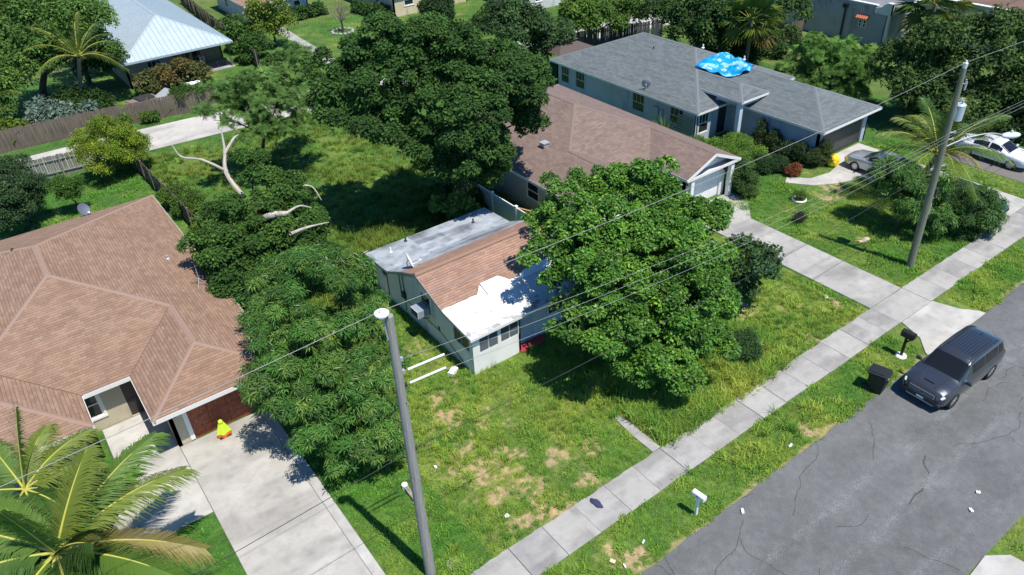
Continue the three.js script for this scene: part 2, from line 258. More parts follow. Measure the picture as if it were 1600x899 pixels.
{ // driveway of the blue house
  const s = pave('driveway', 'pale concrete driveway in front of the blue house garage');
  for (const [a, b] of [[-14.07, -17.4], [-17.41, -21], [-21.01, -25.6]]) slab(s, [[44.2, a], [48.7, a], [48.7, b], [44.2, b]], 0.05, M.drive[1]);
  const c = pave('curved_walk', 'curved pale walk from the driveway along the shrubs'); c.userData.category = 'walkway'; slab(c, [[44.19, -22.4], [44.19, -24.4], [43.2, -24.2], [41.6, -24.5], [40.6, -25.6], [39.9, -25.2], [40.9, -23.8], [42.4, -22.9]], 0.045, M.drive[1]);
  const a = pave('driveway_apron', 'pale concrete apron between sidewalk and street at the right edge'); slab(a, [[44.2, -12.48], [48.7, -12.48], [49.7, -10.33], [43.2, -10.33]], 0.055, M.drive[1]);
  const d = pave('driveway', 'dark gravelly driveway under the white car'); slab(d, [[50.9, -14.1], [54.4, -14.1], [54.4, -20.8], [50.9, -20.8]], 0.03, std(lin(0.16, 0.15, 0.14), 0.95, { bumpMap: T_bump, bumpScale: 0.01 }));
}
{ const o = pave('old_walk', 'narrow broken concrete strip leading from the sidewalk into weeds'); o.userData.category = 'walkway'; slab(o, [[16.5, -14.08], [16.93, -14.08], [16.95, -15.2], [16.5, -15.2]], 0.06, M.walk[2]); slab(o, [[16.5, -15.23], [16.94, -15.23], [17.0, -16.4], [16.62, -16.45]], 0.05, M.walk[0]); }
{ // the lane behind
  const o = struct('back_lane', slabGeo([[-40, -60.6], [6, -59.7], [20, -58.6], [40, -57.2], [90, -52.5], [90, -56.8], [40, -62.2], [20, -63.4], [6, -64.6], [-40, -65.6]], -0.05, 0.025), conc([190, 188, 182], 91, 0.12, 8), 'pale back lane running behind the lots', 'lane');
  const p = pave('garden_path', 'straight pale path across the far lawn'); p.userData.category = 'path'; slab(p, [[27.9, -64], [29.1, -64], [30.0, -84], [28.8, -84]], 0.03, M.walk[2]);
}
// ---------- grass ----------
const PAVED = [[1.2, 5.4, -26.7, -14], [-2, 1.5, -30, -22.4], [31.6, 34.65, -27, -12.4], [44.1, 48.8, -26, -12.4], [50.8, 54.5, -26, -14], [-60, 17, -14.1, -12.43], [17, 25, -13.85, -12.43], [25, 100, -14.1, -12.43], [-60, 100, -10.35, -3.6], [30.5, 35.6, -12.6, -10.3], [43.2, 49.7, -12.6, -10.3], [16.45, 17.0, -16.4, -14], [13.5, 21.0, -31.9, -22.45], [-6.8, 5.8, -46, -26.6], [24.9, 36.2, -43.8, -26.6], [40, 51, -49, -25.4], [39.9, 44.2, -25.4, -22.6], [20.5, 22.9, -3.7, 0], [11.3, 21.1, -100, -73.5]];
const paved = (x, z) => { for (const [a, b, c, d] of PAVED) if (x > a && x < b && z > c && z < d) return true; return z < -57.5 - 0.06 * (20 - x) && z > -63.2 - 0.07 * (20 - x) * (x < 20 ? 0.6 : 1.2); };
function tuftGeo(n, rad, h, w, lean, seed) {
  const r = rngOf(seed), pos = [], idx = [];
  for (let i = 0; i < n; i++) { const a = r() * 6.283, q = rad * Math.sqrt(r()), x = Math.cos(a) * q, z = Math.sin(a) * q, b = r() * 6.283, hh = h * (0.5 + 0.7 * r()), l = lean * hh * (0.3 + r()), dx = Math.cos(b + 1.57) * w, dz = Math.sin(b + 1.57) * w, lx = Math.cos(b) * l, lz = Math.sin(b) * l, k = pos.length / 3;
    pos.push(x - dx, 0, z - dz, x + dx, 0, z + dz, x + lx * 0.4 + dx * 0.7, hh * 0.65, z + lz * 0.4 + dz * 0.7, x + lx * 0.4 - dx * 0.7, hh * 0.65, z + lz * 0.4 - dz * 0.7, x + lx, hh, z + lz); idx.push(k, k + 1, k + 2, k, k + 2, k + 3, k + 3, k + 2, k + 4); }
  const g = new THREE.BufferGeometry(); g.setAttribute('position', new THREE.Float32BufferAttribute(pos, 3)); g.setIndex(idx); g.computeVertexNormals(); return g;
}
const leafMat = () => phy(0xffffff, 0.75, { side: THREE.DoubleSide, transmission: 0.3, thickness: 0, specularIntensity: 0.35 });
M.grass = leafMat();
function scatter(name, label, geo, mat, zones, colFn, sizeFn, seed) {
  const r = rngOf(seed), mats = [], cols = [], m = new THREE.Matrix4(), q = new THREE.Quaternion(), Y = V(0, 1, 0), c = new THREE.Color();
  for (const [x0, x1, z0, z1, dens, prob] of zones) { const n = Math.round((x1 - x0) * (z1 - z0) * dens); for (let i = 0; i < n; i++) { const x = lerp(x0, x1, r()), z = lerp(z0, z1, r()), k = r(); if (paved(x, z)) continue; if (prob && k > prob(x, z)) continue; if (dirtAt(x, z) > 0.2 + 0.6 * r()) continue; const s = sizeFn(x, z, r); q.setFromAxisAngle(Y, r() * 6.28); m.compose(V(x, 0.0, z), q, V(s * (0.8 + 0.4 * r()), s * (0.7 + 0.6 * r()), s)); mats.push(m.clone()); cols.push(...colFn(x, z, r)); } }
  const im = new THREE.InstancedMesh(geo, mat, mats.length); mats.forEach((a, i) => { im.setMatrixAt(i, a); im.setColorAt(i, c.setRGB(cols[3 * i], cols[3 * i + 1], cols[3 * i + 2])); });
  im.name = name; im.castShadow = im.receiveShadow = true; im.userData = { kind: 'stuff', label, category: 'grass' }; scene.add(im); return im;
}
const grassCol = (x, z, r) => { const d = clamp(dryAt(x, z) + (r() - 0.5) * 0.35), k = 0.75 + 0.75 * r(); return [lerp(0.095, 0.3, d) * k, lerp(0.27, 0.4, d) * k, lerp(0.03, 0.06, d) * k]; };
scatter('grass', 'short mown green grass over the lawns and verge', tuftGeo(12, 0.13, 0.085, 0.011, 0.9, 1), M.grass, [[5.3, 31.7, -24, -14.1, 60], [6, 44, -12.5, -10.25, 60], [34.5, 44.2, -26, -14, 40], [48.7, 51, -26, -14, 20], [34, 50, -12.5, -10.3, 26], [-4, 1.4, -22.4, -15, 40], [6, 14, -45, -24, 22], [-4, 8, -60, -46, 18], [22, 30, -3.6, -1, 14], [8, 25, -58, -31.8, 9], [22, 50, -84, -64, 3]], grassCol, (x, z, r) => 0.8 + 0.9 * sstep(0.45, 0.75, fbm(x * 1.3, z * 1.3, 3, 57)), 101);
scatter('tall_weeds', 'tall tufted weeds and long grass in the overgrown lots', tuftGeo(16, 0.16, 0.3, 0.012, 1.1, 2), M.grass,
  [[7, 31, -23, -14.0, 20, (x, z) => sstep(0.42, 0.62, fbm(x * 0.6, z * 0.6, 3, 51))], [16.5, 26.2, -19.5, -13.85, 85, (x, z) => sstep(0.25, 0.45, fbm(x * 0.8, z * 0.8, 3, 52)) * sstep(-19.8, -17, z) * sstep(16, 18.5, x) * sstep(26.4, 24.5, x) * (z > -14.1 ? 0.35 : 1)], [8, 25, -58, -31.8, 8, (x, z) => 0.35 + 0.65 * sstep(0.4, 0.6, fbm(x * 0.4, z * 0.4, 3, 53))], [7, 30, -12.5, -10.6, 4, (x, z) => sstep(0.5, 0.6, fbm(x * 0.7, z * 0.7, 3, 54))], [13, 22, -38, -31.9, 14], [8.5, 13.4, -34, -22, 8]],
  (x, z, r) => { const d = clamp(0.35 + (fbm(x * 0.5, z * 0.5, 3, 55) - 0.5) * 1.4 + (r() - 0.5) * 0.5), k = 0.7 + 0.6 * r(); const f = z < -31 ? 0.62 : 1; return [lerp(0.13, 0.44, d) * k * f, lerp(0.31, 0.5, d) * k * f, lerp(0.04, 0.08, d) * k * f]; }, (x, z, r) => (z < -31 ? 1.15 : x > 16.5 && x < 26 && z > -19 ? 1.25 : 0.8) * (0.6 + 0.6 * r()), 102);

// ---------- houses ----------
function capLine(parent, a, b, mat, w = 0.12) {
  const d = b.clone().sub(a), s = V(-d.z, 0, d.x).normalize().multiplyScalar(w), up = V(0, 0.04, 0), dn = V(0, -0.012, 0), g = [];
  for (const k of [1, -1]) { const e = s.clone().multiplyScalar(k); g.push(face([a.clone().add(up), b.clone().add(up), b.clone().add(e).add(dn), a.clone().add(e).add(dn)])); }
  return mesh('ridge_cap', J(g), mat, parent);
}
function roofOf(house, faces, mat, outline, eave, trim, th = 0.17) {
  const up = V(0, 0.02, 0); const roof = mesh('roof', J(faces.map(f => face(f.map(p => p.clone().add(up))))), mat, house);
  outline.forEach((p, i) => { const q = outline[(i + 1) % outline.length], a = V(p[0], eave - th / 2 + 0.01, p[1]), b = V(q[0], eave - th / 2 + 0.01, q[1]), d = b.clone().sub(a), L = d.length(); const g = new THREE.BoxGeometry(L, th, 0.035); const m = mesh('fascia', planarUV(g), trim, roof); m.position.copy(a).add(b).multiplyScalar(0.5); m.rotation.y = Math.atan2(-d.z, d.x); });
  mesh('soffit', flat(outline, eave - th + 0.03), M.soffit, roof).geometry.computeVertexNormals();
  return roof;
}
M.soffit = std(lin(0.6, 0.6, 0.57), 0.8);
function wallRun(house, p0, p1, y0, y1, mat, openings = [], th = 0.16, name = 'wall') {
  const dx = p1[0] - p0[0], dz = p1[1] - p0[1], L = Math.hypot(dx, dz), g = []; const os = [...openings].sort((a, b) => a[0] - b[0]); let u = 0;
  const add = (a, b, c, d) => { if (b - a > 0.002 && d - c > 0.002) g.push(bxx(a, b, c, d, -th, 0)); };
  for (const [a, b, c, d] of os) { add(u, a, y0, y1); add(a, b, y0, c); add(a, b, d, y1); u = b; } add(u, L, y0, y1);
  const m = mesh(name, J(g), mat, house); m.position.set(p0[0], 0, p0[1]); m.rotation.y = Math.atan2(-dz, dx); return m;
}
function onWall(o, p0, p1) { o.position.set(p0[0], 0, p0[1]); o.rotation.y = Math.atan2(-(p1[1] - p0[1]), p1[0] - p0[0]); return o; }
function windowOn(house, p0, p1, [u0, u1, y0, y1], { frame = M.trim, cols = 1, rows = 2, fw = 0.06, depth = 0.07, surround = 0, glass = M.glass, bars = 0 } = {}) {
  const g = [bxx(u0, u1, y0, y0 + fw, -depth, -0.01), bxx(u0, u1, y1 - fw, y1, -depth, -0.01), bxx(u0, u0 + fw, y0 + fw, y1 - fw, -depth, -0.01), bxx(u1 - fw, u1, y0 + fw, y1 - fw, -depth, -0.01)];
  for (let i = 1; i < cols; i++) { const u = lerp(u0, u1, i / cols); g.push(bxx(u - fw * 0.4, u + fw * 0.4, y0 + fw, y1 - fw, -depth + 0.005, -0.015)); }
  for (let j = 1; j < rows; j++) { const y = lerp(y0, y1, j / rows); g.push(bxx(u0 + fw, u1 - fw, y - fw * 0.4, y + fw * 0.4, -depth + 0.008, -0.012)); }
  if (bars) for (let i = 1; i < bars; i++) { const u = lerp(u0, u1, i / bars); g.push(bxx(u - 0.012, u + 0.012, (y0 + y1) / 2, y1 - fw, -depth + 0.012, -0.03)); }
  if (surround) g.push(bxx(u0 - surround, u1 + surround, y1 + 0.002, y1 + surround, 0.002, 0.04), bxx(u0 - surround, u1 + surround, y0 - surround, y0 - 0.002, 0.002, 0.05), bxx(u0 - surround, u0 - 0.002, y0 - 0.001, y1 + 0.001, 0.002, 0.035), bxx(u1 + 0.002, u1 + surround, y0 - 0.001, y1 + 0.001, 0.002, 0.035));
  const w = onWall(mesh('window', J(g), frame, house), p0, p1);
  for (let i = 0; i < cols; i++) for (let j = 0; j < rows; j++) mesh('pane', bxx(lerp(u0, u1, i / cols) + 0.01, lerp(u0, u1, (i + 1) / cols) - 0.01, lerp(y0, y1, j / rows) + 0.01, lerp(y0, y1, (j + 1) / rows) - 0.01, -depth - 0.012, -depth - 0.004 - 0.001 * ((i + j) % 2)), glass, w);
  return w;
}
const P2 = (x, y, z) => V(x, y, z);
function ventPipe(roof, x, y, z, r = 0.05, h = 0.3, mat = M.white) { const v = mesh('vent_pipe', J(cyl(r, r, h, x, y - 0.05, z, 10), cyl(r * 2.2, r * 1.1, 0.08, x, y - 0.02, z, 10)), mat, roof); return v; }
function dish(name, label, x, y, z, az, mat, s = 1, el = 0.45, legs = 0.45) {
  const t = thing(name, label, 'dish', [x, y, z], az, 'satellite dishes on the roofs');
  const pts = []; for (let i = 0; i <= 8; i++) { const r = i / 8 * 0.34 * s; pts.push(new THREE.Vector2(r, r * r * 0.55 / s)); } for (let i = 8; i >= 0; i--) { const r = i / 8 * 0.345 * s; pts.push(new THREE.Vector2(r, r * r * 0.55 / s - 0.012)); }
  const g = new THREE.LatheGeometry(pts, 24); g.scale(1, 1, 1.12); g.rotateX(Math.PI / 2 - el); g.translate(0, legs + 0.18 * s, 0.08); mesh('reflector', g, mat, t);
  mesh('mast', J(rod(V(0, 0, 0), V(0, legs + 0.1 * s, -0.02), 0.022), rod(V(0, legs + 0.1 * s, -0.02), V(0, legs + 0.17 * s, 0.06), 0.03), cyl(0.11, 0.1, 0.02, 0, 0.0, 0)), M.galv, t);
  mesh('feed_arm', J(rod(V(0, legs - 0.1 * s, 0.08), V(0, legs + 0.05 * s, 0.56 * s), 0.014), rbx(0.09, 0.09, 0.14, 0.02, 0, legs + 0.09 * s, 0.56 * s)), M.white, t);
  return t;
}
// --- the left house: brown hipped shingle roof ---
{
  const H = thing('house', 'large cream house with a sprawling brown hipped shingle roof and brown garage door', 'house', [0, 0, 0], 0, 'houses');
  const e = 2.5, h = d => e + d / 3;
  const R1 = P2(-0.475, h(6.725), -39.275), R2 = P2(-0.475, h(6.725), -35.975), R3 = P2(3.51, h(2.74), -31.99), R4 = P2(3.51, h(2.74), -28.54), L4 = P2(-4.15, h(3.05), -30.15), L3 = P2(-4.15, h(3.05), -32.3);
  const E = (x, z) => P2(x, e, z);
  const roof = roofOf(H, [[E(6.25, -46), E(-7.2, -46), R1], [E(6.25, -25.8), E(6.25, -46), R1, R2, R3, R4], [E(0.77, -25.8), E(6.25, -25.8), R4], [E(0.77, -29.25), E(0.77, -25.8), R4, R3], [E(-1.1, -29.25), E(0.77, -29.25), R3, R2, L3], [E(-1.1, -27.1), E(-1.1, -29.25), L3, L4], [E(-7.2, -27.1), E(-1.1, -27.1), L4], [E(-7.2, -46), E(-7.2, -27.1), L4, L3, R2, R1]], M.roofA,
    [[-7.2, -27.1], [-1.1, -27.1], [-1.1, -29.25], [0.77, -29.25], [0.77, -25.8], [6.25, -25.8], [6.25, -46], [-7.2, -46]], e, M.trim, 0.2);
  for (const [a, b] of [[R1, R2], [R1, E(6.25, -46)], [R1, E(-7.2, -46)], [R2, R3], [R2, L3], [R3, R4], [R4, E(0.77, -25.8)], [R4, E(6.25, -25.8)], [L3, L4], [L4, E(-1.1, -27.1)], [L4, E(-7.2, -27.1)]]) capLine(roof, a, b, M.capA);
  M.flash = std(lin(0.12, 0.085, 0.07), 0.9);
  for (const [a, b] of [[R3, E(0.77, -29.25)], [L3, E(-1.1, -29.25)]]) { const s = V(0.05, 0, 0.05); mesh('valley_flashing', face([a.clone().add(V(0, 0.028, 0)), a.clone().add(V(0.07, 0.03, 0.07)), b.clone().add(V(0.07, 0.03, 0.07)), b.clone().add(V(0, 0.028, 0))]), M.flash, roof); }
  ventPipe(roof, 4.7, 3.04, -36.9, 0.06, 0.22, M.galv); ventPipe(roof, -1.4, 4.45, -40.2, 0.05, 0.14, M.dark);
  const W = stucco(0.5, 0.45, 0.34, 5), hh = 2.46; M.creamA = W;
  const f0 = [1.37, -26.66], f1 = [5.65, -26.66];
  wallRun(H, f0, f1, 0, hh, W, [[0.72, 3.9, 0, 2.14]]); wallRun(H, f1, [5.65, -45.4], 0, hh, W); wallRun(H, [5.65, -45.4], [-6.6, -45.4], 0, hh, W); wallRun(H, [-6.6, -45.4], [-6.6, -27.7], 0, hh, W);
  wallRun(H, [-6.6, -27.7], [-1.7, -27.7], 0, hh, W, [[3.0, 4.3, 0.8, 2.1]]); windowOn(H, [-6.6, -27.7], [-1.7, -27.7], [3.0, 4.3, 0.8, 2.1], { cols: 2 });
  wallRun(H, [-1.7, -27.7], [-1.7, -29.85], 0, hh, W); const b0 = [-1.7, -29.85], b1 = [1.37, -29.85];
  wallRun(H, b0, b1, 0, hh, W, [[0.25, 1.05, 0.75, 2.1], [2.0, 2.92, 0.05, 2.15]]); windowOn(H, b0, b1, [0.25, 1.05, 0.75, 2.1], { surround: 0.11 });
  wallRun(H, b1, f0, 0, hh, W);
  onWall(mesh('front_door', J(bxx(2.0, 2.92, 0.05, 2.15, -0.12, -0.06), bxx(2.1, 2.45, 0.3, 0.95, -0.06, -0.045), bxx(2.48, 2.82, 0.3, 0.95, -0.06, -0.045), bxx(2.1, 2.45, 1.15, 1.95, -0.06, -0.045), bxx(2.48, 2.82, 1.15, 1.95, -0.06, -0.045)), std(lin(0.035, 0.028, 0.03), 0.5), H), b0, b1);
  const gm = [0, 1, 2].map(i => std(0xffffff, 0.6, { map: rep(woodTex([150, 74, 50], [172, 92, 64], 140 + i), 2.4, 0.5) }));
  const gd = onWall(mesh('garage_door', J(bxx(0.72, 3.9, 2.1, 2.14, -0.16, -0.05)), gm[0], H), f0, f1);
  for (let j = 0; j < 4; j++) for (let i = 0; i < 4; i++) mesh('panel', rbx(0.786, 0.512, 0.05, 0.01, 0.72 + 0.4 + i * 0.793, 0.275 + j * 0.52, -0.1 + 0.003 * ((i + j) % 2)), gm[(i + j) % 3], gd);
  for (const u of [0.62, 4.0]) onWall(mesh('door_casing', bxx(u - 0.09, u + 0.09, 0.1, 2.26, 0.003, 0.035), M.trim, H), f0, f1); onWall(mesh('door_casing', bxx(0.53, 4.09, 2.142, 2.3, 0.036, 0.06), M.trim, H), f0, f1);
  const lamp = onWall(mesh('wall_lamp', J(bxx(0.2, 0.3, 1.75, 1.95, 0.003, 0.04), rod(V(0.25, 1.88, 0.04), V(0.25, 1.98, 0.16), 0.015), cyl(0.05, 0.07, 0.2, 0.25, 1.72, 0.16, 8)), M.black, H), f0, f1);
}
// --- the small house in the middle ---
{
  const H = thing('house', 'small pale green house with a white coated porch roof and a flat grey rear roof', 'house', [0, 0, 0], 0, 'houses');
  const W = stucco(0.83, 0.83, 0.81, 8); const xl = 13.6, xr = 20.9, X0 = 13.38, X1 = 21.15;
  const prof = [[-22.3, 2.3], [-24.4, 2.55], [-26.85, 3.47], [-28.25, 2.9], [-29.85, 2.12], [-32.35, 1.96]];   // z, y of the roof line
  const strip = (i, x0 = X0, x1 = X1, dy = 0) => face([V(x0, prof[i][1] + dy, prof[i][0]), V(x1, prof[i][1] + dy, prof[i][0]), V(x1, prof[i + 1][1] + dy, prof[i + 1][0]), V(x0, prof[i + 1][1] + dy, prof[i + 1][0])]);
  const roof = mesh('roof', J(strip(1), strip(2)), M.roofB, H);
  const coat = std(0xffffff, 0.75, { map: rep(tex(1024, 512, (u, v) => { const x = u * 8, n = fbm(u * 12, v * 6, 4, 7), g = 0.7 * sstep(0.5, 0.75, fbm(u * 26, v * 12, 4, 9) + 0.4 * sstep(0.2, 0.0, v) * (0.3 + fbm(u * 9, 1, 2, 3)) - 0.16) + 0.7 * sstep(2.4, 4.2, x + (n - 0.5) * 2) * (0.25 + 0.4 * n); const k = 1 - 0.42 * clamp(g) - 0.05 * n; return [238 * k, 240 * k, 242 * k]; }), 8, 4) });
  { const g = strip(0, X0, X1, 0.012), uv = g.attributes.uv, p = g.attributes.position; for (let i = 0; i < uv.count; i++) uv.setXY(i, p.getX(i) - X0, -(p.getZ(i) + 22.3)); mesh('porch_roof', g, coat, roof); }
  { // the coating runs up over the lowest courses with an uneven edge
    const top = []; for (let k = 0; k <= 40; k++) { const x = lerp(X0, X1, k / 40); const d = 0.12 + 0.16 * fbm(x * 2.2, 1, 3, 4) + 0.4 * sstep(15.3, 15.8, x) * sstep(17.3, 16.9, x) + 0.25 * sstep(17.5, 19, x); top.push(V(x, 2.55 + d * 0.3755 + 0.012, -24.4 - d)); }
    const gs = []; for (let k = 0; k < 40; k++) gs.push(face([V(top[k].x, 2.562, -24.4), V(top[k + 1].x, 2.562, -24.4), top[k + 1], top[k]])); mesh('roof_coating', J(gs), std(lin(0.78, 0.79, 0.8), 0.75), roof);
  }
  const grey = std(0xffffff, 0.8, { map: rep(tex(1024, 512, (u, v) => { const n = fbm(u * 8, v * 5, 5, 27), m = fbm(u * 26, v * 10, 4, 29), k = 0.86 + 0.28 * (n - 0.4) - 0.12 * sstep(0.4, 0.8, m) - 0.22 * sstep(0.5, 0.75, fbm(u * 3, v * 9, 4, 37)) + 0.08 * (h2(u * 1024 | 0, v * 512 | 0, 3) - 0.5); return [178 * k, 188 * k, 198 * k]; }), 8, 4.3) });
  mesh('flat_roof', J(strip(3), strip(4)), grey, roof);
  capLine(roof, V(X0, 3.475, -26.85), V(X1, 3.475, -26.85), std(lin(0.26, 0.165, 0.12), 0.95), 0.17);
  for (const x of [X0, X1]) for (let i = 0; i < 5; i++) mesh('rake_board', bar(V(x, prof[i][1] - 0.08, prof[i][0]), V(x, prof[i + 1][1] - 0.08, prof[i + 1][0]), 0.03, 0.13), M.galv, roof);
  mesh('fascia', bxx(X0, X1, 2.15, 2.3, -22.32, -22.285), M.trim, roof); mesh('fascia', bxx(X0, X1, 1.81, 1.955, -32.37, -32.34), M.galv, roof);
  { const g = [bxx(15.85, 16.75, 2.86, 2.9, -24.75, -24.05)]; g[0].translate(0, -2.86, 24.4).rotateX(0.36).translate(0, 2.74, -24.55); const s = mesh('skylight', J(g), std(lin(0.55, 0.58, 0.6), 0.4), roof); mesh('curb', (() => { const q = bxx(15.78, 16.82, 2.8, 2.858, -24.82, -23.98); q.translate(0, -2.86, 24.4).rotateX(0.36).translate(0, 2.74, -24.55); return q; })(), M.white, s); }
  mesh('soffit', J(face([V(X0, 2.16, -22.3), V(X1, 2.16, -22.3), V(X1, 2.4, -24.4), V(X0, 2.4, -24.4)]), face([V(X0, 2.4, -24.4), V(X1, 2.4, -24.4), V(X1, 3.3, -26.85), V(X0, 3.3, -26.85)]), face([V(X0, 3.3, -26.85), V(X1, 3.3, -26.85), V(X1, 2.0, -29.85), V(X0, 2.0, -29.85)]), face([V(X0, 2.0, -29.85), V(X1, 2.0, -29.85), V(X1, 1.83, -32.35), V(X0, 1.83, -32.35)])), M.soffit, roof);
  for (const [x, y, z] of [[14.5, 2.05, -31.5], [19.6, 2.06, -31.2], [15.7, 2.02, -32.0]]) ventPipe(roof, x, y, z, 0.045, 0.28, x < 15 ? M.white : M.dark);
  // gable walls follow the roof line
  const gable = (x, s) => { const sh = new THREE.Shape(); sh.moveTo(22.52, 0); const top = [[22.52, 2.17], [24.4, 2.4], [26.85, 3.31], [29.85, 2.0], [31.85, 1.84]]; top.forEach(p => sh.lineTo(p[0], p[1])); sh.lineTo(31.85, 0);
    if (s) { for (const [a, b, c, d] of s) { const q = new THREE.Path(); q.moveTo(a, c); q.lineTo(b, c); q.lineTo(b, d); q.lineTo(a, d); sh.holes.push(q); } }
    const g = new THREE.ExtrudeGeometry(sh, { depth: 0.15, bevelEnabled: false }); g.rotateY(Math.PI / 2); g.translate(x, 0, 0); return planarUV(g); };
  const lw0 = [xl, -31.85], lw1 = [xl, -22.52], wz = [[22.82, 24.12, 1.15, 2.02], [26.1, 26.95, 1.35, 2.35], [30.55, 31.0, 1.3, 1.7]];
  mesh('wall', gable(xl, wz), W, H); mesh('wall', gable(xr - 0.15), W, H);
  const screen = std(lin(0.09, 0.085, 0.05), 0.5);
  wz.forEach((q, i) => windowOn(H, lw0, lw1, [31.85 - q[1], 31.85 - q[0], q[2], q[3]], { cols: i ? 1 : 2, rows: i === 1 ? 2 : 1, fw: 0.045, frame: std(lin(0.36, 0.4, 0.36), 0.6), glass: i ? M.glass : screen, depth: 0.05 }));
  const p0 = [xl + 0.152, -22.52], p1 = [16.28, -22.52]; // the enclosed porch, louvred windows
  const L0 = [0.2, 1.27, 1.12, 2.06], L1 = [1.39, 2.44, 1.12, 2.06];
  wallRun(H, p0, p1, 0, 2.17, W, [L0, L1], 0.14);
  for (const o of [L0, L1]) { const w = windowOn(H, p0, p1, o, { cols: 2, rows: 1, fw: 0.035, depth: 0.09, glass: M.glass }); for (let j = 0; j < 7; j++) for (let c = 0; c < 2; c++) { const u0 = lerp(o[0], o[1], c / 2) + 0.04, u1 = lerp(o[0], o[1], (c + 1) / 2) - 0.04, g = new THREE.BoxGeometry(u1 - u0, 0.008, 0.11); g.rotateX(0.75); g.translate((u0 + u1) / 2, o[2] + 0.09 + j * 0.123, -0.035); mesh('louvre', planarUV(g), std(lin(0.1, 0.12, 0.125), 0.2), w); } }
  wallRun(H, [16.28, -22.52], [16.28, -22.95], 0, 2.17, W, [], 0.12); const r0 = [16.161, -22.95], r1 = [xr, -22.95];
  const WB = stucco(0.5, 0.56, 0.6, 9); wallRun(H, r0, r1, 0, 2.2, WB, [[0.35, 1.2, 0.06, 2.04], [2.1, 3.4, 0.9, 2.0]]); windowOn(H, r0, r1, [2.1, 3.4, 0.9, 2.0], { cols: 2 });
  onWall(mesh('front_door', J(bxx(0.35, 1.2, 0.06, 2.04, -0.12, -0.06), bxx(0.45, 1.1, 0.2, 1.0, -0.06, -0.045), bxx(0.45, 1.1, 1.1, 1.95, -0.06, -0.045)), std(lin(0.42, 0.5, 0.56), 0.6), H), r0, r1);
  mesh('door_step', rbx(1.5, 0.12, 0.5, 0.03, 16.95, 0.05, -22.62), std(lin(0.3, 0.03, 0.045), 0.8), H);
  wallRun(H, [xr, -22.95], [xr - 0.15, -22.95], 0, 2.2, W); wallRun(H, [xr, -31.85], [xl, -31.85], 0, 1.84, W);
  // pipes and meter on the side wall
  const pipes = [[-28.6, 2.55, 0.3], [-28.95, 2.4, 0.9], [-30.4, 1.9, 0.2]]; for (const [z, y1, y0] of pipes) mesh('conduit', rod(V(xl - 0.04, y0, z), V(xl - 0.04, y1, z), 0.022), M.dark, H);
  mesh('meter_box', rbx(0.14, 0.36, 0.26, 0.03, xl - 0.07, 1.25, -28.6), M.dark, H); mesh('conduit', J(rod(V(xl - 0.03, 1.0, -28.6), V(xl - 0.03, 0.85, -25.2), 0.014), rod(V(xl - 0.03, 0.85, -25.2), V(xl - 0.03, 0.25, -23.4), 0.014)), M.dark, H); mesh('wall_patch', bxx(xl - 0.02, xl - 0.002, 0.9, 1.1, -25.5, -25.35), M.dark, H);
  const a = thing('air_conditioner', 'white boxy window air conditioner on the side of the small house', 'air conditioner', [xl - 0.32, 1.38, -26.52]);
  mesh('housing', rbx(0.64, 0.42, 0.7, 0.02, 0, 0.21, 0), std(lin(0.25, 0.3, 0.36), 0.5), a); mesh('grille', rbx(0.025, 0.4, 0.68, 0.01, -0.328, 0.21, 0), M.white, a); for (const s of [-1, 1]) mesh('bracket', bar(V(-0.25, 0, 0.25 * s), V(0.3, -0.25, 0.25 * s), 0.03), M.dark, a);
  for (let i = 0; i < 7; i++) mesh('louvre', bxx(-0.352, -0.341, 0.05 + i * 0.05, 0.075 + i * 0.05, -0.3, 0.3), M.dark, a);
}
dish('satellite_dish', 'pale satellite dish tilted on the corner of the flat grey roof', 13.85, 2.82, -28.4, 1.2, M.white, 1.15, 0.35, 0.25);
dish('satellite_dish', 'grey satellite dish behind the rear eave of the left brown roof', 2.45, 2.5, -45.85, 0.4, std(lin(0.1, 0.12, 0.17), 0.6), 0.95, 0.6, 0.3);
{ const t = thing('roof_antenna', 'bare metal antenna mount on the right edge of the left brown roof', 'antenna', [5.3, 2.78, -33.6], 0.4); mesh('tripod', J(rod(V(0.3, -0.1, 0.2), V(0, 0.5, 0), 0.018), rod(V(-0.3, 0.1, 0.2), V(0, 0.5, 0), 0.018), rod(V(0, 0.02, -0.35), V(0, 0.5, 0), 0.018)), M.galv, t); mesh('mast', rod(V(0, 0.4, 0), V(0, 1.2, 0), 0.02), M.galv, t); mesh('crossbar', J(rod(V(-0.35, 1.15, 0), V(0.35, 1.2, 0.1), 0.014), rod(V(-0.2, 1.05, -0.2), V(-0.15, 1.3, 0.25), 0.014), rod(V(0.2, 1.1, -0.2), V(0.2, 1.3, 0.25), 0.014)), M.dark, t); }
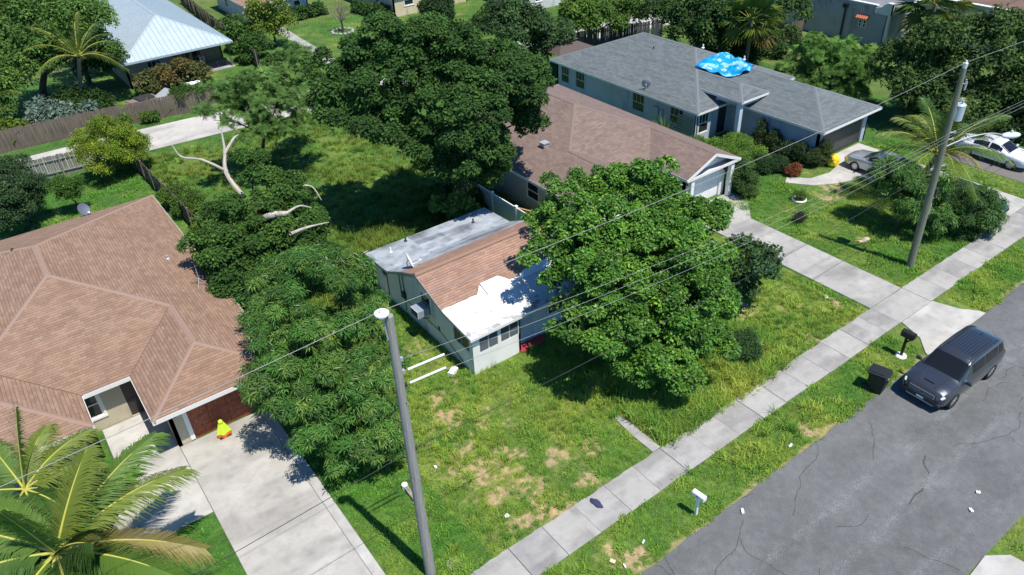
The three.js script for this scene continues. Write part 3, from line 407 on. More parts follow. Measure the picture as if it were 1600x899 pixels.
// --- the middle house with the white gabled garage ---
{
  const H = thing('house', 'beige house with a brown shingle roof and a white gabled garage front', 'house', [0, 0, 0], 0, 'houses');
  const e = 2.5, s = 0.42, h = d => e + s * d, E = (x, z) => V(x, e, z);
  const Rf = V(30.5, h(5.85), -35.25), Rb = V(30.5, h(5.85), -38.15), G0 = V(33.975, h(2.375), -26.3), G1 = V(33.975, h(2.375), -31.775), K0 = V(27.45, h(2.8), -27.6), K1 = V(27.45, h(2.8), -32.2);
  const roof = roofOf(H, [[E(36.35, -44), E(24.65, -44), Rb], [E(24.65, -44), E(24.65, -27.6), K0, K1, Rf, Rb], [E(36.35, -26.3), E(36.35, -44), Rb, Rf, G1, G0], [E(30.25, -29.4), E(31.6, -29.4), G1, Rf, K1], [E(30.25, -27.6), E(30.25, -29.4), K1, K0], [E(31.6, -26.3), G0, G1, E(31.6, -29.4)]], M.roofC,
    [[24.65, -27.6], [30.25, -27.6], [30.25, -29.4], [31.6, -29.4], [31.6, -26.3], [36.35, -26.3], [36.35, -44], [24.65, -44]], e, M.trim, 0.18);
  for (const [a, b] of [[Rf, Rb], [Rb, E(36.35, -44)], [Rb, E(24.65, -44)], [Rf, K1], [Rf, G1], [K1, K0], [G1, G0]]) capLine(roof, a, b, M.capC);
  for (const k of [-1, 1]) mesh('rake_board', bar(V(33.975, h(2.375) - 0.08, -26.29), V(33.975 + k * 2.4, e - 0.09, -26.29), 0.18, 0.04), M.trim, roof);
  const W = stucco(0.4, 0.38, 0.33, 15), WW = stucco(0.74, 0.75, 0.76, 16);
  const f0 = [32.05, -26.9], f1 = [35.95, -26.9];
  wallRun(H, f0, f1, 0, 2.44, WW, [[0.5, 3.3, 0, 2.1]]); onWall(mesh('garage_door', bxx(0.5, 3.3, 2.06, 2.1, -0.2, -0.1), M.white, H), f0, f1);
  const gd = H.children[H.children.length - 1]; for (let j = 0; j < 4; j++) for (let i = 0; i < 4; i++) mesh('panel', rbx(0.694, 0.506, 0.04, 0.008, 0.5 + 0.35 + i * 0.7, 0.27 + j * 0.515, -0.13 + 0.003 * ((i + j) % 2)), M.white, gd);
  mesh('gable', (() => { const sh = new THREE.Shape(); sh.moveTo(31.75, 2.5); sh.lineTo(36.2, 2.5); sh.lineTo(33.975, 3.42); const g = new THREE.ExtrudeGeometry(sh, { depth: 0.1, bevelEnabled: false }); g.translate(0, 0, -26.9); return planarUV(g); })(), WW, H);
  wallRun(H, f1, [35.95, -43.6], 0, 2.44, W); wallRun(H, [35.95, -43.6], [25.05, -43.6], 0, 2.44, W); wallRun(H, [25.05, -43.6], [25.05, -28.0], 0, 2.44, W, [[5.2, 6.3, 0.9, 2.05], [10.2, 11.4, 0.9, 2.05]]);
  for (const o of [[5.2, 6.3, 0.9, 2.05], [10.2, 11.4, 0.9, 2.05]]) windowOn(H, [25.05, -43.6], [25.05, -28.0], o, { frame: M.trim });
  wallRun(H, [25.05, -28.0], [29.85, -28.0], 0, 2.44, W, [[1.6, 3.2, 0.8, 2.05]]); windowOn(H, [25.05, -28.0], [29.85, -28.0], [1.6, 3.2, 0.8, 2.05], { cols: 2 });
  wallRun(H, [29.85, -28.0], [29.85, -29.8], 0, 2.44, W); wallRun(H, [29.85, -29.8], [32.05, -29.8], 0, 2.44, W, [[0.7, 1.6, 0.05, 2.1]]); onWall(mesh('front_door', bxx(0.7, 1.6, 0.05, 2.1, -0.12, -0.06), std(lin(0.1, 0.05, 0.035), 0.5), H), [29.85, -29.8], [32.05, -29.8]);
  wallRun(H, [32.05, -29.8], [32.05, -26.9], 0, 2.44, W);
  for (const x of [32.2, 35.8]) mesh('column', rbx(0.28, 2.34, 0.28, 0.03, x, 1.17, -26.5), M.white, H);
  for (const u of [0.27, 3.6]) onWall(mesh('wall_lamp', J(bxx(u - 0.06, u + 0.06, 1.7, 1.95, 0.003, 0.04), rod(V(u, 1.9, 0.04), V(u, 2.0, 0.17), 0.018), cyl(0.06, 0.09, 0.24, u, 1.7, 0.17, 8)), M.black, H), f0, f1);
  mesh('roof_vent', J(bx(0.4, 0.22, 0.4, 27.0, 3.6, -34.0), bx(0.5, 0.05, 0.5, 27.0, 3.74, -34.0)), M.galv, roof); ventPipe(roof, 27.9, 3.95, -35.2, 0.05, 0.25, M.dark); ventPipe(roof, 31.9, 2.7, -29.0, 0.05, 0.2, M.white);
}
// --- the blue house with the grey roof ---
{
  const H = thing('house', 'long pale blue house with a grey hipped shingle roof', 'house', [0, 0, 0], 0, 'houses');
  const e = 2.5, s = 0.41, h = (d, b = e) => b + s * d, E = (x, z, y = e) => V(x, y, z);
  const Rf = V(45.15, h(5.45), -38.2), Rb = V(45.15, h(5.45), -43.65);
  const roof = roofOf(H, [[E(50.6, -49.1), E(39.7, -49.1), Rb], [E(39.7, -49.1), E(39.7, -32.75), Rf, Rb], [E(39.7, -32.75), E(50.6, -32.75), Rf], [E(50.6, -32.75), E(50.6, -49.1), Rb, Rf]], M.roofD, [[39.7, -32.75], [50.6, -32.75], [50.6, -49.1], [39.7, -49.1]], e, M.trim, 0.16);
  for (const [a, b] of [[Rf, Rb], [Rb, E(50.6, -49.1)], [Rb, E(39.7, -49.1)], [Rf, E(39.7, -32.75)], [Rf, E(50.6, -32.75)]]) capLine(roof, a, b, M.capD);
  const g4 = V(46.55, h(3.35), -28.5), g3 = V(46.55, h(3.35), -36.1);
  const r2 = roofOf(H, [[E(43.2, -25.15), E(49.9, -25.15), g4], [E(43.2, -25.15), g4, g3, E(43.2, -32.74)], [E(49.9, -25.15), g4, g3, E(49.9, -32.74)]], M.roofD, [[43.2, -25.15], [49.9, -25.15], [49.9, -32.7], [43.2, -32.7]], e + 0.003, M.trim, 0.163);
  for (const [a, b] of [[g4, g3], [g4, E(43.2, -25.15)], [g4, E(49.9, -25.15)]]) capLine(r2, a, b, M.capD);
  const ee = 3.3, n4 = V(43.4, h(1.5, ee), -32.35), n3_ = V(43.4, h(1.5, ee), -36.2), E2 = (x, z) => V(x, ee, z);
  const r3 = roofOf(H, [[E2(41.9, -30.85), E2(44.9, -30.85), n4], [E2(41.9, -30.85), n4, n3_, E2(41.9, -34.7)], [E2(44.9, -30.85), n4, n3_, E2(44.9, -34.7)]], M.roofD, [[41.9, -30.85], [44.9, -30.85], [44.9, -34.6], [41.9, -34.6]], ee, M.trim, 0.16);
  for (const [a, b] of [[n4, n3_], [n4, E2(41.9, -30.85)], [n4, E2(44.9, -30.85)]]) capLine(r3, a, b, M.capD);
  ventPipe(roof, 43.9, 4.15, -41.3, 0.05, 0.3, M.dark); ventPipe(roof, 46.9, 4.2, -38.9, 0.06, 0.3, M.white); ventPipe(roof, 49.2, 3.3, -36.6, 0.06, 0.3, M.white);
  const W = stucco(0.42, 0.47, 0.57, 25), k = 2.45; M.blueWall = W;
  const l0 = [40.15, -48.65], l1 = [40.15, -33.2]; const ow = [[0.5, 1.55, 0.75, 2.15], [2.35, 3.5, 0.75, 2.15], [9.0, 10.3, 0.75, 2.15], [12.9, 14.2, 0.9, 2.15]];
  wallRun(H, l0, l1, 0, k, W, ow); ow.forEach(o => windowOn(H, l0, l1, o, { bars: 3, surround: 0.05, frame: std(lin(0.5, 0.53, 0.55), 0.6) }));
  const s0 = [40.15, -33.2], s1 = [42.2, -33.2]; wallRun(H, s0, s1, 0, k, W, [[0.3, 1.35, 0.6, 2.1]]); windowOn(H, s0, s1, [0.3, 1.35, 0.6, 2.1], { bars: 3 });
  wallRun(H, [42.2, -33.2], [43.65, -33.2], 0, 3.2, W, [[0.25, 1.2, 0.05, 2.2]]); onWall(mesh('front_door', bxx(0.25, 1.2, 0.05, 2.2, -0.12, -0.06), std(lin(0.03, 0.025, 0.025), 0.4), H), [42.2, -33.2], [43.65, -33.2]);
  for (const x of [42.2, 44.6]) mesh('column', rbx(0.34, 3.16, 0.34, 0.03, x, 1.58, -31.2), std(lin(0.55, 0.63, 0.7), 0.7), H); mesh('beam', bxx(42.05, 44.75, 2.85, 3.16, -31.32, -31.08), W, H); mesh('beam', bxx(42.1, 42.3, 2.86, 3.17, -33.19, -31.38), W, H);
  wallRun(H, [43.65, -33.2], [43.65, -25.7], 0, k, W); wallRun(H, [43.65, -25.7], [49.45, -25.7], 0, k, W, [[0.45, 5.25, 0, 2.15]]); wallRun(H, [49.45, -25.7], [49.45, -33.2], 0, k, W); wallRun(H, [49.45, -33.2], [50.15, -33.2], 0, k, W); wallRun(H, [50.15, -33.2], [50.15, -48.65], 0, k, W); wallRun(H, [50.15, -48.65], [40.15, -48.65], 0, k, W);
  const gd = onWall(mesh('garage_door', bxx(0.45, 5.25, 2.1, 2.15, -0.16, -0.1), std(lin(0.05, 0.052, 0.056), 0.5), H), [43.65, -25.7], [49.45, -25.7]); for (let j = 0; j < 4; j++) for (let i = 0; i < 4; i++) mesh('panel', rbx(1.19, 0.512, 0.04, 0.008, 0.45 + 0.6 + i * 1.2, 0.27 + j * 0.52, -0.13 + 0.003 * ((i + j) % 2)), gd.material, gd);
  mesh('shutter', (() => { const g = []; for (let i = 0; i < 7; i++) g.push(bxx(40.06, 40.1, 0.55 + i * 0.19, 0.68 + i * 0.19, -34.9, -33.5)); return J(g); })(), std(lin(0.28, 0.3, 0.25), 0.7), H).userData.label = 'slatted pale green storm shutter';
  mesh('utility_box', J(bxx(39.98, 40.13, 0.9, 1.7, -37.3, -36.8), bxx(39.98, 40.13, 1.1, 1.6, -36.6, -36.35)), std(lin(0.4, 0.43, 0.46), 0.6), H);
  mesh('gutter_pipe', rod(V(40.08, 0, -33.15), V(40.08, 2.4, -33.15), 0.04), M.trim, H);
}
{ // blue tarp: a fan of folds narrow at its left end
  const yf = (x, z) => Math.max(2.5 + 0.41 * Math.max(Math.min(-32.75 - z, x - 39.7, 50.6 - x), 0), z > -36.3 && x > 41.9 && x < 44.9 ? 3.3 + 0.41 * Math.min(x - 41.9, 44.9 - x, -30.85 - z) : 0, z > -36.2 && x > 43.2 ? 2.5 + 0.41 * Math.min(x - 43.2, 49.9 - x) : 0);
  const at = (L_, u) => { const k = u * (L_.length - 1), i = Math.min(L_.length - 2, Math.floor(k)); return [lerp(L_[i][0], L_[i + 1][0], k - i), lerp(L_[i][1], L_[i + 1][1], k - i)]; };
  const low = [[43.3, -36.3], [44.36, -35.15], [45.24, -34.35], [46.0, -33.6], [47.0, -34.0]], top = [[43.4, -36.5], [45.6, -36.9], [47.2, -36.7], [47.75, -35.5], [47.4, -34.5]];
  tag(mesh('tarpaulin', (() => {
    const n = 48, pos = [], idx = [], uv = [];
    for (let i = 0; i <= n; i++) for (let j = 0; j <= n; j++) { const u = i / n, v = j / n, a = at(low, u), b = at(top, u); const x = lerp(a[0], b[0], v) + 0.1 * (fbm(v * 8, u * 8, 2, 5) - 0.5), z = lerp(a[1], b[1], v) + 0.12 * (fbm(u * 9, v * 5, 2, 15) - 0.5);
      const w = 0.3 * Math.abs(fbm(u * 11 + v * 3, v * 4 - u * 6, 3, 3) - 0.5) + 0.3 * Math.pow(Math.abs(Math.sin(u * 9 + v * 5 + 4 * fbm(u * 3, v * 3, 2, 6))), 3) * fbm(u * 5, v * 5, 2, 8); pos.push(x, yf(x, z) + 0.09 + w, z); uv.push(u, v); }
    for (let i = 0; i < n; i++) for (let j = 0; j < n; j++) { const a = i * (n + 1) + j, b = a + n + 1; idx.push(a, b, a + 1, b, b + 1, a + 1); }
    const g = new THREE.BufferGeometry(); g.setAttribute('position', new THREE.Float32BufferAttribute(pos, 3)); g.setAttribute('uv', new THREE.Float32BufferAttribute(uv, 2)); g.setIndex(idx); g.computeVertexNormals(); return g;
  })(), phy(0xffffff, 0.38, { side: THREE.DoubleSide, map: tex(256, 256, (u, v) => { const p = 0.75 * sstep(0.5, 0.6, fbm(u * 6 + 2, v * 6, 4, 77) - 0.6 * Math.hypot(u - 0.45, v - 0.35) + 0.16), q = 0.85 + 0.3 * fbm(u * 20, v * 7, 3, 78); return [lerp(6, 176, p) * q, lerp(140, 206, p) * q, lerp(198, 222, p) * q]; }) })), 'crumpled bright blue tarpaulin with pale patches on the grey roof', 'tarp');
}
dish('satellite_dish', 'thin-framed dish antenna above the side wall of the blue house', 40.05, 2.45, -38.2, 2.3, M.galv, 1.0, 0.3, 0.5);
// --- far houses ---
{ // metal roof house
  const H = thing('house', 'olive house with a pale standing seam metal roof and screened porch', 'house', [0, 0, 0], 0, 'houses');
  const e = 2.5, E = (x, z) => V(x, e, z), R0 = V(16.25, 4.9, -79.3), R1 = V(16.25, 4.9, -99);
  const mm = std(0xffffff, 0.5, { metalness: 0.1, map: rep(tex(256, 256, (u, v) => { const k = 0.94 + 0.1 * fbm(u * 6, v * 6, 4, 5, 6); return [176 * k, 192 * k, 202 * k]; }), 4) });
  const roof = roofOf(H, [[E(11.2, -74.2), E(21.3, -74.2), R0], [E(11.2, -74.2), R0, R1, E(11.2, -104)], [E(21.3, -74.2), R0, R1, E(21.3, -104)], [E(11.2, -104), E(21.3, -104), R1]], mm, [[11.2, -74.2], [21.3, -74.2], [21.3, -104], [11.2, -104]], e, mm);
  const s = 2.4 / 5.05, sm = std(lin(0.36, 0.44, 0.48), 0.5);
  for (let x = 11.6; x < 21.3; x += 0.45) { const d = Math.min(x - 11.2, 21.3 - x); mesh('seam', bar(V(x, e + 0.05, -74.2), V(x, e + 0.05 + s * d, -74.2 - d), 0.03, 0.05), sm, roof); }
  for (let z = -74.7; z > -98; z -= 0.45) { const d = Math.min(-74.2 - z, 5.05); for (const k of [0, 1]) mesh('seam', bar(V(k ? 21.3 : 11.2, e + 0.05, z), V(k ? 21.3 - d : 11.2 + d, e + 0.05 + s * d, z), 0.03, 0.05), sm, roof); }
  for (const [a, b] of [[R0, R1], [R0, E(11.2, -74.2)], [R0, E(21.3, -74.2)]]) capLine(roof, a, b, sm, 0.14);
  const W = stucco(0.32, 0.27, 0.18, 35); const f0 = [11.5, -74.8], f1 = [16.0, -74.8];
  wallRun(H, f0, f1, 0, 2.42, W, [[1.9, 3.1, 0.9, 2.1]]); windowOn(H, f0, f1, [1.9, 3.1, 0.9, 2.1], { cols: 3, rows: 2, frame: std(lin(0.3, 0.36, 0.4), 0.6) });
  wallRun(H, f1, [16.0, -77.5], 0, 2.42, W); wallRun(H, [16.0, -77.5], [21.0, -77.5], 0, 2.42, W, [[1, 3, 0.05, 2.1]]); wallRun(H, [21.0, -77.5], [21.0, -103.6], 0, 2.42, W); wallRun(H, [11.5, -103.6], [11.5, -74.8], 0, 2.42, W); windowOn(H, [16.0, -77.5], [21.0, -77.5], [1, 3, 0.05, 2.1], { cols: 2, rows: 1 });
  for (const x of [16.6, 18.3, 20.9]) mesh('porch_post', rbx(0.14, 2.42, 0.14, 0.02, x, 1.21, -74.8), std(lin(0.12, 0.11, 0.1), 0.7), H);
  mesh('porch_floor', bxx(16.0, 21.1, 0, 0.08, -77.4, -74.5), M.walk[2], H);
}
{ // chairs and table on the screened porch, glimpsed
  for (const [x, z, t, l] of [[17.0, -75.8, 0.4, 'folding metal chair at the left of the dark screened porch'], [18.6, -76.2, -0.3, 'pale folding chair in the middle of the dark screened porch']]) { const c = thing('porch_chair', l, 'chair', [x, 0.08, z], t); mesh('seat', rbx(0.5, 0.05, 0.5, 0.02, 0, 0.45, 0), M.galv, c); mesh('backrest', rbx(0.5, 0.5, 0.04, 0.015, 0, 0.75, -0.25), M.galv, c); for (const a of [-0.22, 0.22]) for (const b of [-0.22, 0.22]) mesh('leg', rod(V(a, 0, b), V(a * 0.9, 0.45, b * 0.9), 0.015), M.galv, c); }
  const t = thing('porch_table', 'low wooden table at the right of the dark screened porch', 'table', [20.1, 0.08, -75.4]); mesh('tabletop', rbx(1.1, 0.05, 0.7, 0.02, 0, 0.6, 0), M.fence[0], t); for (const a of [-0.45, 0.45]) for (const b of [-0.28, 0.28]) mesh('leg', bx(0.06, 0.58, 0.06, a, 0.29, b), M.fence[0], t);
}
function simpleHouse(label, x0, x1, z0, z1, wallH, W, roofM, opts = {}) {   // hipped house: z0 front, z1 back
  const H = thing('house', label, 'house', [0, 0, 0], 0, 'houses'), e = wallH, o = 0.5, a = x0 - o, b = x1 + o, c = z0 + o, d = z1 - o, half = Math.min(b - a, c - d) / 2, hr = e + half * 0.38, E = (x, z) => V(x, e, z);
  const A = b - a < c - d ? [V((a + b) / 2, hr, c - half), V((a + b) / 2, hr, d + half)] : [V(a + half, hr, (c + d) / 2), V(b - half, hr, (c + d) / 2)];
  const F = b - a < c - d ? [[E(a, c), E(b, c), A[0]], [E(a, c), A[0], A[1], E(a, d)], [E(b, c), A[0], A[1], E(b, d)], [E(a, d), E(b, d), A[1]]] : [[E(a, c), E(b, c), A[1], A[0]], [E(a, d), E(b, d), A[1], A[0]], [E(a, c), E(a, d), A[0]], [E(b, c), E(b, d), A[1]]];
  const roof = roofOf(H, F, roofM, [[a, c], [b, c], [b, d], [a, d]], e, M.trim); capLine(roof, A[0], A[1], opts.cap || M.capA);
  const fw = opts.front || [], lw = opts.left || [];
  wallRun(H, [x0, z0], [x1, z0], 0, e - 0.05, W, fw); fw.forEach(w => windowOn(H, [x0, z0], [x1, z0], w, { surround: 0.06 }));
  wallRun(H, [x0, z1], [x0, z0], 0, e - 0.05, W, lw); lw.forEach(w => windowOn(H, [x0, z1], [x0, z0], w, {}));
  wallRun(H, [x1, z0], [x1, z1], 0, e - 0.05, W); wallRun(H, [x1, z1], [x0, z1], 0, e - 0.05, W); return H;
}
simpleHouse('white far house with a red brown roof behind the lawn', 27.5, 34.6, -87.2, -98, 2.3, stucco(0.66, 0.68, 0.7, 45), M.roofB, { front: [[3.6, 4.4, 0.7, 1.8], [5.4, 6.2, 0.7, 1.8]], left: [[3, 4, 0.8, 1.9]] });
simpleHouse('cream far house beside the round clipped tree', 41.1, 51, -78.6, -90, 2.9, stucco(0.66, 0.56, 0.4, 46), M.roofB, { front: [[1.4, 2.6, 1.0, 2.1], [5, 6.4, 0.9, 2.1]], left: [[7, 8, 0.9, 2]] });
simpleHouse('plain white far house at the top edge above the dark trees', 53.2, 62, -69.5, -80, 2.8, stucco(0.6, 0.62, 0.64, 47), M.roofC, { front: [[1, 2, 0.9, 2]] });
{ // grey parapet building, top right
  const H = thing('parapet_building', 'grey flat roofed stucco building with a curved white parapet', 'building');
  const W = stucco(0.36, 0.37, 0.37, 55), WH = std(lin(0.66, 0.66, 0.63), 0.8), x0 = 68.7, x1 = 74.1, zF = -36, zB = -50;
  wallRun(H, [x0, zB], [x0, zF], 0, 3.6, W, [[11.1, 11.42, 1.5, 2.2], [11.55, 11.87, 1.5, 2.2]], 0.3); wallRun(H, [x0, zF], [x1, zF], 0, 3.35, W, [], 0.3); wallRun(H, [x1, zF], [x1, zB], 0, 3.5, W, [], 0.3); wallRun(H, [x1, zB], [x0, zB], 0, 3.5, W, [], 0.3);
  mesh('roof', flat([[x0 + 0.29, zF - 0.29], [x1 - 0.29, zF - 0.29], [x1 - 0.29, zB + 0.29], [x0 + 0.29, zB + 0.29]], 3.05), conc([128, 132, 138], 56, 0.2, 8), H);
  mesh('coping', bxx(x0 - 0.05, x0 + 0.35, 3.602, 3.7, zB, zF - 1.4), WH, H); mesh('coping', bxx(x0 + 1.5, x1, 3.352, 3.45, zF - 0.32, zF + 0.04), WH, H);
  { const sh = new THREE.Shape(); sh.moveTo(0, 3); sh.lineTo(0, 3.95); sh.quadraticCurveTo(0.4, 4.15, 0.7, 3.85); sh.quadraticCurveTo(0.95, 3.5, 1.5, 3.45); sh.lineTo(1.5, 3); const mk = () => new THREE.ExtrudeGeometry(sh, { depth: 0.32, bevelEnabled: true, bevelSize: 0.02, bevelThickness: 0.02, bevelSegments: 1, curveSegments: 8 }); const a = mk(); a.translate(x0 - 0.01, 0, zF - 0.31); const b = mk(); b.rotateY(Math.PI / 2); b.translate(x0 - 0.02, 0, zF + 0.01); mesh('curved_parapet', J(planarUV(a), planarUV(b)), WH, H); }
  mesh('corner_trim', bxx(x0 - 0.03, x0 + 0.22, 0, 2.99, zF - 0.2, zF + 0.03), WH, H);
  mesh('downpipe', J(rod(V(x0 - 0.1, 0, -40.4), V(x0 - 0.1, 3.0, -40.4), 0.09), bx(0.3, 0.35, 0.45, x0 - 0.15, 3.15, -40.4)), M.black, H);
  for (const u of [11.1, 11.55]) windowOn(H, [x0, zB], [x0, zF], [u, u + 0.32, 1.5, 2.2], { rows: 2 });
  for (let i = 0; i < 5; i++) { const g = new THREE.CylinderGeometry(0.11, 0.12, 0.5, 8, 1, false, 0, Math.PI); g.rotateZ(Math.PI / 2); g.rotateX(-0.0); g.rotateZ(0.45); g.translate(x0 - 0.22, 2.45, -39.0 + i * 0.23); mesh('roof_tile', g, std(lin(0.42, 0.12, 0.06), 0.85), H); }
  for (const z of [-37.4, -38.6, -39.6, -41.5, -42.5]) mesh('scupper', cyl(0.06, 0.06, 0.06, x0 - 0.03, 3.1, z, 8), WH, H);
  const B = thing('flat_roofed_building', 'building with a brown flat roof and pale parapet at the upper right corner', 'building'); const bw = stucco(0.5, 0.48, 0.44, 57);
  wallRun(B, [74.4, -52], [74.4, -24], 0, 3.7, bw, [], 0.35); wallRun(B, [74.4, -24], [105, -24], 0, 3.7, bw, [], 0.35); wallRun(B, [105, -24], [105, -52], 0, 3.7, bw, [], 0.35); wallRun(B, [105, -52], [74.4, -52], 0, 3.7, bw, [], 0.35); mesh('roof', flat([[74.7, -24.3], [104.7, -24.3], [104.7, -51.7], [74.7, -51.7]], 3.4), conc([120, 96, 84], 58, 0.2, 8), B); mesh('coping', bxx(74.35, 74.8, 3.702, 3.78, -52, -24), WH, B);
}

// ---------- fences ----------
function picketFence(name, label, pts, h, w, mats, { rails = true, side = 1, gap = 0.012, dog = true, post = 2.4, lean = 0 } = {}) {
  const F = thing(name, label, 'fence'); const r = rngOf(label.length * 31 + 5);
  const shape = (hh) => { const s = new THREE.Shape(); const a = w / 2; s.moveTo(-a, 0); s.lineTo(a, 0); if (dog) { s.lineTo(a, hh - 0.04); s.lineTo(a - 0.03, hh); s.lineTo(-a + 0.03, hh); s.lineTo(-a, hh - 0.04); } else { s.lineTo(a, hh); s.lineTo(-a, hh); } return planarUV(new THREE.ExtrudeGeometry(s, { depth: 0.018, bevelEnabled: false })); };
  const geos = [shape(h), shape(h - 0.03), shape(h + 0.02)];
  for (let k = 0; k + 1 < pts.length; k++) {
    const [x0, z0] = pts[k], [x1, z1] = pts[k + 1], L = Math.hypot(x1 - x0, z1 - z0), n = Math.floor(L / (w + gap)), ang = Math.atan2(-(z1 - z0), x1 - x0);
    for (let i = 0; i < n; i++) { if (r() < 0.015) continue; const t = (i + 0.5) / n, m = mesh('picket', geos[r() * 3 | 0], mats[r() * 3 | 0], F); m.position.set(lerp(x0, x1, t), -0.02, lerp(z0, z1, t)); m.rotation.set((r() - 0.5) * 0.05 + lean, ang, (r() - 0.5) * 0.02, 'YXZ'); }
    const ox = Math.sin(ang) * -0.05 * side, oz = Math.cos(ang) * -0.05 * side;
    if (rails) for (const y of [0.35, h - 0.35]) mesh('rail', bar(V(x0 + ox, y, z0 + oz), V(x1 + ox, y, z1 + oz), 0.05, 0.09), mats[1], F);
    for (let d = 0; d <= L; d += post) { const t = d / L; mesh('post', bx(0.1, h + 0.08, 0.1, lerp(x0, x1, t) + ox * 2.6, (h + 0.08) / 2, lerp(z0, z1, t) + oz * 2.6, ang), mats[0], F); }
  }
  return F;
}
picketFence('picket_fence', 'weathered brown wooden picket fence along the back lane, vines on it', [[-9, -67.4], [6.2, -66.4], [16.2, -65.0]], 1.75, 0.14, M.fence, { side: 1 });
picketFence('board_fence', 'grey board fence with open rails behind the yellow green shrub', [[-9, -60.3], [7.2, -58.9]], 1.6, 0.14, M.fenceGrey, { side: -1, dog: false });
picketFence('board_fence', 'dark leaning wooden fence between the left yard and the vacant lot', [[7.2, -58.8], [7.5, -52], [8.0, -40]], 1.55, 0.14, M.fence, { side: -1, dog: false, lean: 0.05 });
picketFence('wood_fence', 'brown wooden fence in front of the grey parapet building', [[61, -44.6], [66.5, -43.2]], 1.7, 0.14, M.fence, {});
{ const dk = [0, 1, 2].map(i => std(lin(0.05 + i * 0.01, 0.055 + i * 0.01, 0.065 + i * 0.01), 0.7)); picketFence('plank_fence', 'dark slate plank fence behind the blue house roof', [[45, -56.2], [57, -52.6]], 1.8, 0.15, dk, { dog: false }); }
picketFence('dark_fence', 'dark wooden fence running back beside the metal roofed house', [[22.6, -72], [24.8, -104]], 1.8, 0.2, M.fence, {});
{ // vinyl fence between the lots
  const F = thing('vinyl_fence', 'pale green grey vinyl panel fence beside the small house', 'fence'); const m = std(lin(0.5, 0.58, 0.55), 0.6); let z = -41;
  while (z < -27.5) { mesh('post', J(bx(0.13, 1.85, 0.13, 22.75, 0.925, z), bx(0.17, 0.04, 0.17, 22.75, 1.87, z)), M.white, F); for (let i = 0; i < 9; i++) mesh('board', bx(0.03, 1.62, 0.243, 22.75 + 0.003 * (i % 2), 0.88, z + 0.17 + i * 0.25), m, F); for (const y of [0.1, 1.74]) mesh('rail', bx(0.06, 0.1, 2.24, 22.75, y, z + 1.19), M.white, F); z += 2.4; }
}
tag(mesh('wood_plank', bar(V(23.6, 0.05, -36.5), V(24.3, 0.9, -31.2), 0.14, 0.04), std(lin(0.5, 0.28, 0.14), 0.8)), 'orange brown plank leaning beside the vinyl fence', 'plank');

// ---------- leaves ----------
function leafTuft(n, len, wid, rad, droop, seed, flatUp = 0.4) {
  const r = rngOf(seed), pos = [], idx = [];
  for (let i = 0; i < n; i++) {
    const a = r() * 6.283, el = lerp(-0.5, 1.1, r()), d = V(Math.cos(a) * Math.cos(el), Math.sin(el), Math.sin(a) * Math.cos(el)), b = d.clone().multiplyScalar(rad * (0.15 + 0.85 * r())), L = len * (0.7 + 0.5 * r()), W = wid * (0.7 + 0.5 * r());
    const dir = d.clone().add(V((r() - 0.5), -droop * (0.4 + r()), (r() - 0.5))).normalize(); let side = dir.clone().cross(V(r() - 0.5, flatUp + r(), r() - 0.5)).normalize(), nn = side.clone().cross(dir);
    const k = pos.length / 3, mid = b.clone().addScaledVector(dir, L * 0.45), tip = b.clone().addScaledVector(dir, L).addScaledVector(V(0, -1, 0), L * droop * 0.3);
    const l = mid.clone().addScaledVector(side, W / 2).addScaledVector(nn, W * 0.12), rr_ = mid.clone().addScaledVector(side, -W / 2).addScaledVector(nn, W * 0.12);
    for (const p of [b, l, tip, rr_]) pos.push(p.x, p.y, p.z); idx.push(k, k + 1, k + 2, k, k + 2, k + 3);
  }
  const g = new THREE.BufferGeometry(); g.setAttribute('position', new THREE.Float32BufferAttribute(pos, 3)); g.setIndex(idx); const q = g.toNonIndexed(); q.computeVertexNormals(); return q;
}
function featherTuft(seed) { // small compound fronds of fine leaflets
  const r = rngOf(seed), pos = []; const tri = (a, b, c) => pos.push(a.x, a.y, a.z, b.x, b.y, b.z, c.x, c.y, c.z);
  for (let f = 0; f < 5; f++) { const az = r() * 6.283, el = 0.5 - r() * 0.8, d = V(Math.cos(az) * Math.cos(el), Math.sin(el), Math.sin(az) * Math.cos(el)), s = d.clone().cross(V(0, 1, 0)).normalize(), L = 0.3 + 0.15 * r(); for (let i = 1; i < 7; i++) for (const k of [-1, 1]) { const p = d.clone().multiplyScalar(L * i / 7).add(V(0, -0.08 * (i / 7) ** 2, 0)), q = p.clone().addScaledVector(s, k * 0.1 * (1.15 - Math.abs(i / 7 - 0.4))).addScaledVector(d, 0.03).add(V(0, (r() - 0.6) * 0.04, 0)); tri(p.clone().addScaledVector(d, -0.018), p.clone().addScaledVector(d, 0.018), q); } }
  const g = new THREE.BufferGeometry(); g.setAttribute('position', new THREE.Float32BufferAttribute(pos, 3)); g.computeVertexNormals(); return g;
}
const LEAF = { broad: leafTuft(10, 0.14, 0.085, 0.13, 0.25, 11), mango: leafTuft(13, 0.25, 0.05, 0.1, 0.3, 12, 0.9), small: leafTuft(14, 0.09, 0.05, 0.2, 0.2, 13), big: leafTuft(7, 0.2, 0.17, 0.2, 0.3, 14), feather: featherTuft(15), far: leafTuft(10, 0.24, 0.13, 0.34, 0.25, 16), shrub: leafTuft(12, 0.1, 0.045, 0.16, 0.1, 17) };
M.leaf = leafMat(); M.leafShiny = phy(0xffffff, 0.42, { side: THREE.DoubleSide, transmission: 0.25, thickness: 0, specularIntensity: 0.5 });
